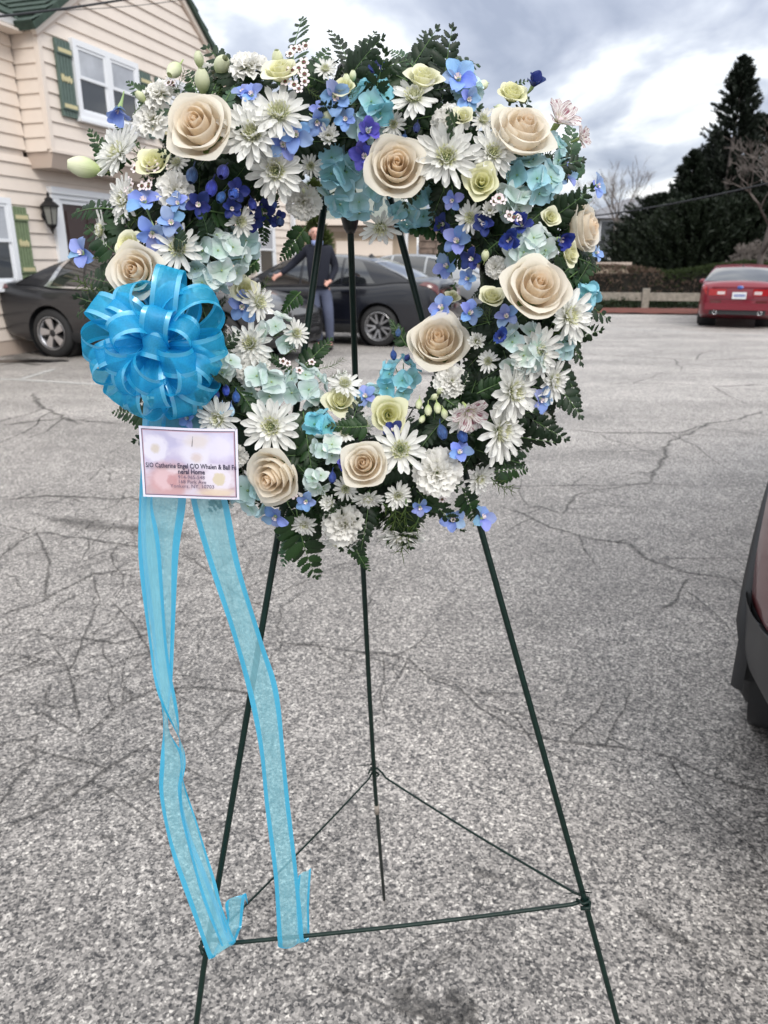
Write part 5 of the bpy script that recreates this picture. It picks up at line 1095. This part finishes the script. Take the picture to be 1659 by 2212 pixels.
def delph(x, y, d, col=LB, tilt=None, extra=.006, close=0.):
    d *= 1.14; m_, s = place(x, y, d*.5, .6, tilt, extra=extra, auto=.8); o = link('delphinium', DEL, wreath, M=m_, color=(.8, .9, 1))
    r = random.Random(rnd.randrange(10**6))
    for k in range(5):
        mt = Matrix.Rotation(2*PI*k/5+r.uniform(-.15, .15), 4, 'Z') @ Matrix.Rotation(-(.12+close+r.uniform(-.2, .3)), 4, 'Y') @ Matrix.Rotation(r.uniform(-.4, .4), 4, 'X') @ Matrix.Scale(r.uniform(.9, 1.12), 4)
        link('petal', SEP, o, M=mt, color=[c*r.uniform(.85, 1.2) for c in col])
for a in [(990,172,66,LB,(-.2,.4)),(1012,215,44,LB,(.2,-.2)),(258,234,62,LB,(-.3,-1.6),.006,.55),(312,437,62,LB,(0,.7)),(330,503,64,LB,(.1,-.6)),(370,482,56,LB,(.2,.1)),(180,547,64,LB,(-.5,.2)),(545,207,48,LB,(-.3,.6)),(722,208,64,LB,(.4,-.5),.006,.3),(640,292,62,LB,(0,0)),(684,262,50,LB,(.3,-.8),.006,.3),
    (988,522,60,LB,(-.4,.2)),(966,577,54,LB,(-.6,.4)),(955,667,62,LB,(-.5,.5)),(1014,677,52,LB,(.3,.3)),(1222,378,58,LB,(.6,.3)),(1288,402,48,LB,(1,.2)),(1287,547,38,LB,(1,.4)),(522,662,64,LB,(.3,-.2)),(790,857,52,LB,(-.2,.5)),(1166,862,56,LB,(.7,-.3)),(992,978,52,LB,(.1,.5)),(978,1123,56,LB,(0,.3)),(1040,1118,60,LB,(.8,.7)),
    (612,312,54,LB,None),(430,443,50,DB,None),(385,440,40,LB,None),(525,202,42,LB,(-.2,.8)),(795,286,52,VI,(.1,.2),.006,.4),(790,338,56,VI,(-.3,-.1),.006,.4),(1150,187,50,DB,(.3,.6),.008,.6),(1080,730,50,(.03,.07,.36),(0,.2),.01,.7),(1101,517,56,(.02,.045,.28),(-.3,-.2),.006,.6),(1127,488,52,(.02,.045,.26),(-.2,.3),.006,.6),(1209,517,56,(.02,.04,.28),(.4,-.3),.006,.6),
    (1045,485,44,DB,None),(1020,560,44,DB,None),(510,412,44,DB,None),(570,457,48,DB,None),(545,475,44,DB,None),(850,930,40,DB,None),(690,240,36,LB,(0,.4)),(750,1000,40,VI,None),(500,450,40,DB,None),(600,470,38,DB,None)]:
    delph(*a)
mb = MB()
for i in range(5):
    mt = Matrix.Rotation(2*PI*i/5, 4, 'Z')
    mb.grid(lambda u, v: ((.06+.46*math.sin(PI*(.06+.86*v))**.8)*math.cos((u-.5)*1.45), (.06+.46*math.sin(PI*(.06+.86*v))**.8)*math.sin((u-.5)*1.45), -.7+1.55*v+.02*math.sin(PI*u)), 4, 6, M=mt)
mb.tube([(0, 0, -.65), (.02, 0, -1.0), (.12, 0, -1.35)], [.12, .06, .045], 6)
BUD = {k: mb.mesh(k+'_bud', M[v], True) for k, v in (('delphinium', 'dbud'), ('pale', 'gbud'))}
def bud(x, y, d, col, tilt, kind='delphinium', extra=.006):
    m_, s = place(x, y, d*.5, .6, tilt, extra=extra); link(kind+'_bud', BUD[kind], wreath, M=m_, color=col)
for x, y, d in [(415,377,46),(457,405,46),(482,370,48),(505,417,44),(478,425,36),(465,850,34),(488,842,32),(510,857,34),(497,885,34),(475,880,30),(860,718,26),(850,766,30),(880,772,26),(955,932,44),(998,940,44),(740,1002,40),(718,1030,34),(1048,482,36),(545,440,36),(590,440,34),(560,470,36),(605,478,34),(873,300,30),(900,275,28)]:
    bud(x, y, d, (.012+rnd.random()*.02, .025+rnd.random()*.04, .13+rnd.random()*.13), (rnd.uniform(-.6, .6), rnd.uniform(-2.2, -.6)))
for x, y, d in [(480,884,30),(500,888,28)]: bud(x, y, d, (.30, .42, .55), (0, -2), extra=.012)
for x, y, d, t in [(378,150,56,(-.5,-1)),(437,178,60,(.2,1.6)),(478,142,62,(.6,.3)),(430,130,40,(0,2)),(185,362,84,(-2.4,.3)),(600,130,44,(0,1)),(905,872,30,(-.3,-2)),(925,885,32,(0,-2)),(945,880,32,(.2,-2)),(938,858,28,(.8,.5)),(950,845,26,(.6,1)),(912,905,26,(-.6,-1)),(960,893,30,(.5,-2)),(1045,183,36,(-.6,-.5)),(1078,236,38,(.3,-.5)),(706,253,38,(0,.8)),(1128,213,36,(.5,-.7)),(1048,553,32,(0,1.2)),(700,380,34,(-.6,.5)),(660,410,34,(-.8,0)),(305,210,34,(-1,1)),(290,420,30,(-.5,.5)),(748,175,30,(0,1.5)),(762,165,26,(.2,1.5))]:
    bud(x, y, d, (1, 1, .95) if y > 200 and x > 300 else (1, 1, 1), t, 'pale', .008)
# --- wax flowers and their needle sprigs
mb = MB()
for i in range(5):
    mt = Matrix.Rotation(2*PI*i/5, 4, 'Z'); mb.grid(lambda u, v: (.30+.72*v, (2*u-1)*.36*math.sin(PI*(.2+.65*v)), .12*v), 3, 3, 0, M=mt)
mb.lathe([(0, .10), (.30, .12), (.42, .02), (.25, -.5), (.05, -.9)], 10, 1); mb.lathe([(.30, .13), (.40, .16), (.38, .02)], 10, 2)
WAX = mb.mesh('wax_flower', [M['waxw'], M['crimson'], M['stem']], True)
def wax(cx, cy, n, spread):
    for i in range(n):
        aa, qq = rnd.uniform(0, 2*PI), math.sqrt(rnd.random())*spread*1.6; m_, s = place(cx+math.cos(aa)*qq, cy+math.sin(aa)*qq*.9, rnd.uniform(8.5, 11), 1, extra=.016, auto=.6); link('wax_flower', WAX, wreath, M=m_)
for a in [(295,388,12,20),(640,102,6,13),(648,165,12,24),(365,182,2,5),(1078,432,4,7),(1115,462,3,14),(330,365,3,8),(640,790,5,22),(635,1070,1,2),(960,1065,2,10)]: wax(*a)
NEED = []
for sd in range(3):
    r = random.Random(sd+9); mb = MB(); sp_pts = [(t/8, .05*math.sin(t*.6+sd), -.05*(t/8)**2) for t in range(9)]; mb.tube(sp_pts, [.012*(1-.08*t) for t in range(9)], 5, 1)
    for i in range(26):
        t = .15+.85*i/26; a = i*2.4; d = Vector((.75, math.cos(a), math.sin(a))).normalized()*r.uniform(.16, .25); b = Vector((t, .05*math.sin(t*4.8+sd), -.05*t*t))
        mb.tube([b, b+d*.6, b+d+Vector((.02, 0, 0))], [.008, .008, .001], 3, 0)
    NEED.append(mb.mesh('needle_sprig', [M['needle'], M['stem']], True))
def needle(x0, y0, x1, y1, lift=.012):
    d, rd, h = surf(x0, y0); a = plane_pt(x0, y0, h+lift); d2, _, h2 = surf(x1, y1); b = plane_pt(x1, y1, h2+lift); v = b-a
    x = v.normalized(); up = wr_m; z = (up-x*up.dot(x)).normalized(); y = z.cross(x)
    m_ = Matrix(((x.x, y.x, z.x, 0), (x.y, y.y, z.y, 0), (x.z, y.z, z.z, 0), (0, 0, 0, 1))) @ Matrix.Scale(v.length, 4); m_.translation = a-WC
    link('needle_sprig', NEED[rnd.randrange(3)], wreath, M=m_)
for a in [(690,800,742,775),(700,830,745,800),(640,760,600,700),(615,770,655,730),(1050,1030,1112,1058),(870,1080,892,1165),(850,1090,840,1170),(820,1085,870,1140),(370,210,400,150),(385,205,360,160),(290,250,320,190),(1080,470,1130,430),(1100,460,1160,480),(1120,450,1150,520),(1100,400,1090,350),(1060,690,1050,640),(1065,690,1110,650),(1060,700,1030,660),(1180,720,1240,735),(640,180,700,210),(650,200,620,140),(240,430,300,470),(330,380,290,330),(1190,700,1240,760),(745,230,770,175),(770,230,745,180),(545,650,580,600),(240,640,160,610),(440,230,480,190),(1020,380,1080,410),(900,1110,870,1200),(690,1050,720,1100)]: needle(*a)
# --- alstroemeria
APT = MB(); APT.grid(lambda p, v: (.08+.95*v, (2*p-1)*.30*(math.sin(PI*(.06+.70*v))**.9)*1.25, .42*v-.25*v*v+.10*(2*p-1)**2+.03*math.sin(9*p)*v), 6, 7); APT = APT.mesh('petal', M['alst'], True)
def alst(x, y, d, tilt):
    m_, s = place(x, y, d*.5, .5, tilt, extra=.008); o = link('alstroemeria', DEL, wreath, M=m_, color=(1, 1, .9))
    for k in range(6): link('petal', APT, o, M=Matrix.Rotation(PI*k/3, 4, 'Z') @ Matrix.Rotation(-.25-(.3 if k % 2 else .05), 4, 'Y') @ Matrix.Scale(1.05, 4), color=(1, 1, 1))
for a in [(1203,268,92,(.5,.8)),(1010,885,86,(.3,-.6)),(1250,300,50,(1,.2)),(560,800,50,(0,-.5))]: alst(*a)
# --- small filler blooms wherever the ring would show bare
fr_ = random.Random(77); nf = 0
for _ in range(9000):
    a_ = fr_.uniform(0, 2*PI); q_ = fr_.uniform(235, 500); x, y = 752+q_*math.cos(a_)*1.0, 655-q_*math.sin(a_)*1.02
    if (x-347)**2+(y-748)**2 < 165**2 or (430 < x < 600 and 360 < y < 480) or (440 < x < 520 and 820 < y < 920): continue
    R_ = fr_.uniform(20, 34)
    if any((x-px)**2+(y-py)**2 < (R_*.85+pr*.90)**2 for px, py, pr in PLACED): continue
    k = fr_.random(); nf += 1
    if k < .36: mum(x, y, R_*2.1, full=0 if R_ < 27 else 1)
    elif k < .50: hydrangea(x, y, R_*2.2, fr_.choice((WB, PB, BL)), 40)
    elif k < .74: delph(x, y, R_*1.9, fr_.choice((LB, LB, DB)))
    elif k < .88: rose(x, y, R_*1.9, 'small', None, nf, name='spray_rose', extra=.004)
    else: carnation(x, y, R_*2)
    if nf > 60: break
# --- visible fern fronds with their leaflets
FRN = [(632,175,626,40,.0),(665,190,712,92,.0),(905,130,1035,100,.0),(898,150,850,90,.0),(880,175,785,128,.0),(985,195,992,128,.0),(1090,200,1138,165,.0),(350,240,278,165,.0),(265,375,182,292,.0),(262,455,143,428,.0),(300,520,228,415,.0),(280,570,175,490,.0),(255,620,158,672,.0),(285,625,165,590,.0),
 (1225,395,1246,255,.0),(1238,555,1308,575,.0),(1230,600,1305,545,.0),(1235,480,1266,420,.012),(1175,775,1248,800,.0),(1150,835,1252,855,.0),(1150,890,1215,880,.0),(1055,1000,1158,955,.0),(1060,1020,1150,1005,.0),(640,1100,662,1262,.0),(650,1110,588,1180,.0),(640,1140,600,1220,.0),(765,1175,787,1238,.0),(845,1075,872,1175,.0),(930,1060,865,1165,.0),(1000,1060,1035,1122,.0),(790,1090,840,1160,.0),
 (655,890,672,1015,.022),(800,920,712,932,.020),(565,440,572,535,.0),(660,490,608,562,.0),(450,455,545,470,.014),(430,500,545,505,.012),(880,470,985,505,.0),(1000,480,950,600,.0),(985,610,945,690,.0),(880,750,845,690,.0),(650,800,712,728,.0),(640,810,580,760,.014),(1090,805,1150,790,.022),(1030,850,1110,812,.022),(455,215,470,150,.0),(430,210,400,150,.0),
 (480,240,500,170,.008),(560,240,520,165,.006),(870,240,820,200,.006),(830,330,780,300,.0),(1080,520,1020,560,.01),(1100,700,1170,650,.01),(1200,600,1270,560,.008),(330,700,240,760,.0),(320,900,245,880,.0),(560,560,500,600,.008),(700,1060,640,1010,.01),(980,440,920,480,.0),(470,330,400,300,.008),(300,320,250,260,.0),(700,180,640,150,.006),(750,330,700,400,.004),(1090,250,1040,300,.008),(900,1060,960,1110,.0),(1180,450,1120,500,.01),(420,420,360,450,.008),(650,630,600,680,.0),(960,860,1010,900,.012),(710,140,672,120,.0),(310,920,300,935,.0)]
for i, a in enumerate(FRN): place_frond(*a[:4], lift=a[4]+rnd.uniform(-.002, .004), pairs=9 if math.hypot(a[2]-a[0], a[3]-a[1]) > 60 else 6, shape=1 if i % 3 == 0 else 0, grey=(i % 11 == 3))
# ------------------------------------------------------------------ ribbon bow
BC = atY(347, 748, .755)
bow = empty('ribbon_bow', BC, label='bright blue sheer organza ribbon bow with long tails tied to the left of the wreath', cat='ribbon bow')
UC = [0, .05, .17, .34, .5, .66, .83, .95, 1]
def strip(mb, frames, mats_edge=1):
    """frames: list of (left, right) points; satin borders, sheer middle"""
    vs, uv, fs, ms = [], [], [], []; n = len(UC); k = len(frames)
    for i, (a, b, nn) in enumerate(frames):
        for u in UC: vs.append(a.lerp(b, u)+nn*.0012*math.sin(u*9+i*.4)); uv.append((u, i/k))
    for i in range(k-1):
        for j in range(n-1):
            fs.append((i*n+j, i*n+j+1, (i+1)*n+j+1, (i+1)*n+j)); ms.append(1 if UC[j+1] <= .18 or UC[j] >= .82 else 0)
    mb.add(vs, fs, ms, uv)
def loop(dx, dy, dz, L_, W_, roll=0, open_=.32, off=(0, 0, 0)):
    """a loop that leaves the knot along (dx, dy, dz): x right, y up, z towards the viewer"""
    d = Vector((dx, -dz, dy)).normalized(); ref = Vector((0, -1, .2)) if abs(dz) < .8 else Vector((.3, 0, 1))
    wv = d.cross(ref).normalized(); wv = (Matrix.Rotation(roll, 3, d) @ wv); nv = d.cross(wv); fr = []
    K = 30; r = random.Random(int((dx+3)*1000+dy*77))
    for i in range(K+1):
        t = i/K; x = L_*(1-math.cos(2*PI*t))/2; x = L_*(x/L_)**.85; y = open_*L_*math.sin(2*PI*t)*abs(math.sin(PI*t))**.5*1.25
        w_ = W_*(.38+.62*sm(0, .42, x/L_)); sk = .10*L_*math.sin(2*PI*t+1)
        c = d*x+nv*y+wv*sk*.5; fr.append((c-wv*w_/2, c+wv*w_/2, nv))
    mb = MB(); strip(mb, fr); return mb.build('loop', [M['sheer'], M['satin']], bow, True, loc=Vector(off))
k_ = 1/2070
for dx, dy, dz, L_, W_, roll in [(.30,1.0,.10,168,64,.25),(-.30,.95,.25,140,66,-.5),(-.80,.62,.15,160,64,.45),(.85,.66,.15,165,64,-.5),(1.0,.02,.25,150,62,.6),(-1,.12,.25,160,60,-.7),(-1,-.32,.2,155,60,.6),(-.75,-.72,.15,158,62,-.5),(-.30,-.95,.2,160,62,.6),(.25,-1,.2,158,62,-.5),(.70,-.72,.2,155,64,.5),
    (.25,.62,.75,122,66,.3),(-.50,.40,.75,125,64,1.0),(.62,-.25,.75,128,64,.8),(-.72,-.12,.7,125,62,-.8),(-.12,-.60,.85,125,64,1.3),(.50,-.55,.6,135,62,-.8),(.10,.10,1,92,64,1.65),(.55,.95,.2,140,60,-.6),(-.62,.85,.35,132,60,.7),(-1,-.1,.5,135,58,.2),(.95,-.45,.3,138,60,-.3),(0,-.9,.55,140,60,.2),(-.55,-.65,.6,132,60,.9),(.75,.35,.65,118,60,-.9)]:
    loop(dx, dy, dz, L_*k_*.96, W_*k_*.84, roll, open_=rnd.uniform(.22, .30))
MB().lathe([(0, -.012), (.012, -.010), (.016, 0), (.012, .010), (0, .012)], 12, M=Matrix.Rotation(PI/2, 4, 'X')).build('knot', M['satin'], bow, True)
def tail(rows, name='tail'):
    """rows: (xl, yl, xr, yr, forward distance); smooth ribbon through them"""
    P = [(atY(r[0], r[1], r[4])-BC, atY(r[2], r[3], r[5] if len(r) > 5 else r[4])-BC) for r in rows]
    fr = []
    for i in range(len(P)-1):
        g = lambda j, s: P[max(0, min(len(P)-1, j))][s]
        for q in range(7):
            t = q/7; pp = []
            for s_ in (0, 1):
                a, b, c, d = g(i-1, s_), g(i, s_), g(i+1, s_), g(i+2, s_)
                pp.append(.5*((2*b)+(-a+c)*t+(2*a-5*b+4*c-d)*t*t+(-a+3*b-3*c+d)*t**3))
            fr.append((*pp, Vector((0, -1, 0))))
    fr.append((*P[-1], Vector((0, -1, 0)))); mb = MB(); strip(mb, fr); return mb.build(name, [M['sheer2'], M['satin']], bow, True)
tail([(310,870,412,870,.772),(305,990,405,985,.768),(300,1085,402,1085,.768),(303,1200,385,1200,.766),(325,1350,378,1360,.764),(338,1450,372,1470,.764,.758),(352,1560,364,1570,.772,.752),(347,1640,400,1640,.762,.768),(345,1720,392,1715,.764),(365,1820,415,1812,.762),(400,1930,452,1905,.752),(437,2035,490,2000,.744),(452,2072,505,2036,.744)])
tail([(318,885,360,880,.764),(306,1000,350,985,.760),(300,1100,330,1080,.760),(301,1220,345,1180,.758),(320,1380,362,1400,.758),(342,1500,383,1530,.750,.758),(398,1625,388,1610,.752,.762),(392,1700,397,1690,.75,.762),(390,1760,430,1790,.760),(420,1880,462,1890,.752),(450,1975,478,1955,.746),(478,2045,508,2030,.740)])
tail([(395,870,436,868,.766),(405,985,455,985,.762),(413,1085,492,1082,.760),(455,1230,520,1230,.760),(502,1375,568,1385,.760),(537,1500,600,1490,.762),(560,1620,615,1625,.764),(573,1740,626,1740,.768),(590,1880,642,1880,.774),(597,1975,652,1975,.778),(600,2030,656,2028,.783),(604,2048,665,2032,.790,.795),(640,2036,668,2020,.80,.805),(640,1960,668,1950,.802),(645,1890,672,1876,.803)])
tail([(455,2072,508,2036,.744),(470,2040,520,2005,.79),(490,1990,522,2000,.81),(488,1948,530,1932,.815),(520,1935,536,1952,.82)])
tail([(330,880,410,880,.776),(325,930,412,930,.776),(322,990,400,990,.776)])
# ------------------------------------------------------------------ card
def quad_frame(TL, TR, BR, BL, Y):
    a, b, c, d = [atY(*p, Y) for p in (TL, TR, BR, BL)]; o = (a+b+c+d)/4; x = ((b-a)+(c-d)).normalized(); z0 = ((a-d)+(b-c)); y = (z0-x*z0.dot(x)).normalized(); n = x.cross(y)
    wd = ((b-a).length+(c-d).length)/2; ht = ((a-d).length+(b-c).length)/2
    m_ = Matrix(((x.x, y.x, n.x, o.x), (x.y, y.y, n.y, o.y), (x.z, y.z, n.z, o.z), (0, 0, 0, 1))); return m_, wd, ht
CMt, cw, ch = quad_frame((298, 921), (512, 928), (516, 1080), (307, 1074), .735)
def card_mat():
    m = bpy.data.materials.new('card_print'); m.use_nodes = True; t = m.node_tree; L = t.links.new; p = t.nodes['Principled BSDF']; p.inputs['Roughness'].default_value = .5
    uv = N(t, 'ShaderNodeUVMap'); sx = N(t, 'ShaderNodeSeparateXYZ'); L(uv.outputs[0], sx.inputs[0])
    n = N(t, 'ShaderNodeTexNoise', inp={'Scale': 3.2, 'Detail': 3, 'Distortion': .6}); L(uv.outputs[0], n.inputs['Vector'])
    g = ramp(t, [(.0, (.52, .38, .40)), (.32, (.56, .43, .50)), (.52, (.56, .50, .68)), (.75, (.53, .51, .72)), (1, (.52, .50, .68))], sx.outputs[1])
    w_ = ramp(t, [(.45, (0, 0, 0)), (.60, (.65,)*3)], n.outputs[0])
    mx = N(t, 'ShaderNodeMix', data_type='RGBA'); L(w_.outputs[0], mx.inputs[0]); L(g.outputs[0], mx.inputs[6]); mx.inputs[7].default_value = (.74, .70, .84, 1); col = mx.outputs[2]
    def blob(cx, cy, rx, ry, c, soft, petals=0, amt=.85):
        nonlocal col
        mp = N(t, 'ShaderNodeMapping', vector_type='POINT', inp={1: (-cx/rx, -cy/ry, 0), 3: (1/rx, 1/ry, 1)}); L(uv.outputs[0], mp.inputs[0])
        nz = N(t, 'ShaderNodeTexNoise', inp={'Scale': 1.6, 'Detail': 2}); L(mp.outputs[0], nz.inputs['Vector'])
        ln = N(t, 'ShaderNodeVectorMath', operation='LENGTH'); L(mp.outputs[0], ln.inputs[0])
        ad = N(t, 'ShaderNodeMath', operation='MULTIPLY_ADD', inp={1: .7}); L(nz.outputs[0], ad.inputs[0]); L(ln.outputs['Value'], ad.inputs[2])
        mr = N(t, 'ShaderNodeMapRange', inp={1: 1.35-soft, 2: 1.35+soft, 3: amt, 4: 0}); L(ad.outputs[0], mr.inputs[0])
        mx = N(t, 'ShaderNodeMix', data_type='RGBA'); L(mr.outputs[0], mx.inputs[0]); L(col, mx.inputs[6]); mx.inputs[7].default_value = (*c, 1); col = mx.outputs[2]
    W_ = (.78, .76, .87)
    blob(.13, .72, .15, .20, W_, .15); blob(.13, .72, .05, .07, (.62, .55, .48), .3); blob(.60, .70, .17, .24, W_, .25); blob(.62, .86, .14, .10, (.68, .62, .62), .4)
    blob(.59, .60, .06, .07, (.66, .56, .55), .4); blob(.85, .78, .14, .2, (.74, .71, .86), .3); blob(.82, .28, .17, .22, (.80, .76, .86), .2); blob(.83, .27, .07, .10, (.66, .58, .40), .12)
    blob(.27, .22, .22, .28, (.60, .36, .38), .25); blob(.22, .26, .12, .18, (.72, .52, .56), .2); blob(.30, .22, .06, .09, (.55, .30, .32), .2); blob(.80, .05, .2, .06, (.75, .62, .48), .4); blob(.35, .40, .1, .06, (.78, .64, .70), .3)
    L(col, p.inputs['Base Color']); return m
M['cardw'] = mat('card_white', (.78, .76, .90), .5); M['ink'] = mat('print_ink', (.035, .03, .07), .6); M['ink2'] = mat('print_ink_soft', (.16, .12, .19), .6); M['pinkline'] = mat('card_pink_line', (.50, .33, .42), .6)
M['cardp'] = card_mat(); M['staple'] = mat('staple_steel', (.25, .25, .28), .35, metal=.9)
card = empty('gift_card', (0, 0, 0), label='small printed sympathy card with pale floral background stapled to the ribbon', cat='card'); card.matrix_world = CMt
def curl(x, y): return -.0025*(x/cw*2)**2+.0012*math.sin(x/cw*5+y/ch*2)
def sheet(x0, y0, x1, y1, dz, name, mtl, par, uvx=True):
    mb = MB(); mb.grid(lambda u, v: (x0+(x1-x0)*u, y0+(y1-y0)*v, curl(x0+(x1-x0)*u, y0+(y1-y0)*v)+dz), 16, 10); return mb.build(name, mtl, par, True)
hw, hh = cw/2, ch/2
mb = MB(); mb.grid(lambda u, v: (-hw+cw*u, -hh+ch*v, curl(-hw+cw*u, -hh+ch*v)), 16, 10); mb.grid(lambda u, v: (hw-cw*u, -hh+ch*v, curl(hw-cw*u, -hh+ch*v)-.0005), 16, 10)
mb.build('card_stock', M['cardw'], card, True)
i1, i2, i3 = cw*.024, cw*.031, cw*.040
sheet(-hw+i1, -hh+i1, hw-i1, hh-i1, .00015, 'printed_border', M['ink'], card); sheet(-hw+i2, -hh+i2, hw-i2, hh-i2, .0003, 'printed_border', M['pinkline'], card); sheet(-hw+i3, -hh+i3, hw-i3, hh-i3, .00045, 'printed_picture', M['cardp'], card)
def text(s_, x, y, size, mtl, par, name, bold=0, z=.0012, rot=0, sx=1., align='CENTER'):
    cu = bpy.data.curves.new(name, 'FONT'); cu.body = s_; cu.size = size; cu.align_x = align; cu.offset = bold; cu.resolution_u = 2
    o = bpy.data.objects.new(name, cu); C.objects.link(o); dg = bpy.context.evaluated_depsgraph_get(); me = bpy.data.meshes.new_from_object(o.evaluated_get(dg)); bpy.data.objects.remove(o); me.materials.clear(); me.materials.append(mtl)
    for v in me.vertices: v.co.x *= sx
    ob = link(name, me, par); ob.location = (x, y, z); ob.rotation_euler = (0, 0, rot); return ob
ph = ch*.092
text('S/O Catherine Engel C/O Whalen & Ball Fu', hw*.045, -hh*.12, ph*1.04, M['ink'], card, 'printed_line', ph*.022, sx=.735, z=.0012)
text('neral Home', hw*.045, -hh*.28, ph*1.04, M['ink'], card, 'printed_line', ph*.022, sx=.80)
text('914-965-548', hw*.04, -hh*.42, ph*.78, M['ink2'], card, 'printed_line'); text('168 Park Ave', hw*.05, -hh*.55, ph*.78, M['ink2'], card, 'printed_line'); text('Yonkers, NY, 10703', hw*.05, -hh*.68, ph*.80, M['ink2'], card, 'printed_line')
MB().tube([(hw*.11, hh*.78, .0013), (hw*.085, hh*.50, .0013)], .00035, 6).build('staple', M['staple'], card, True)
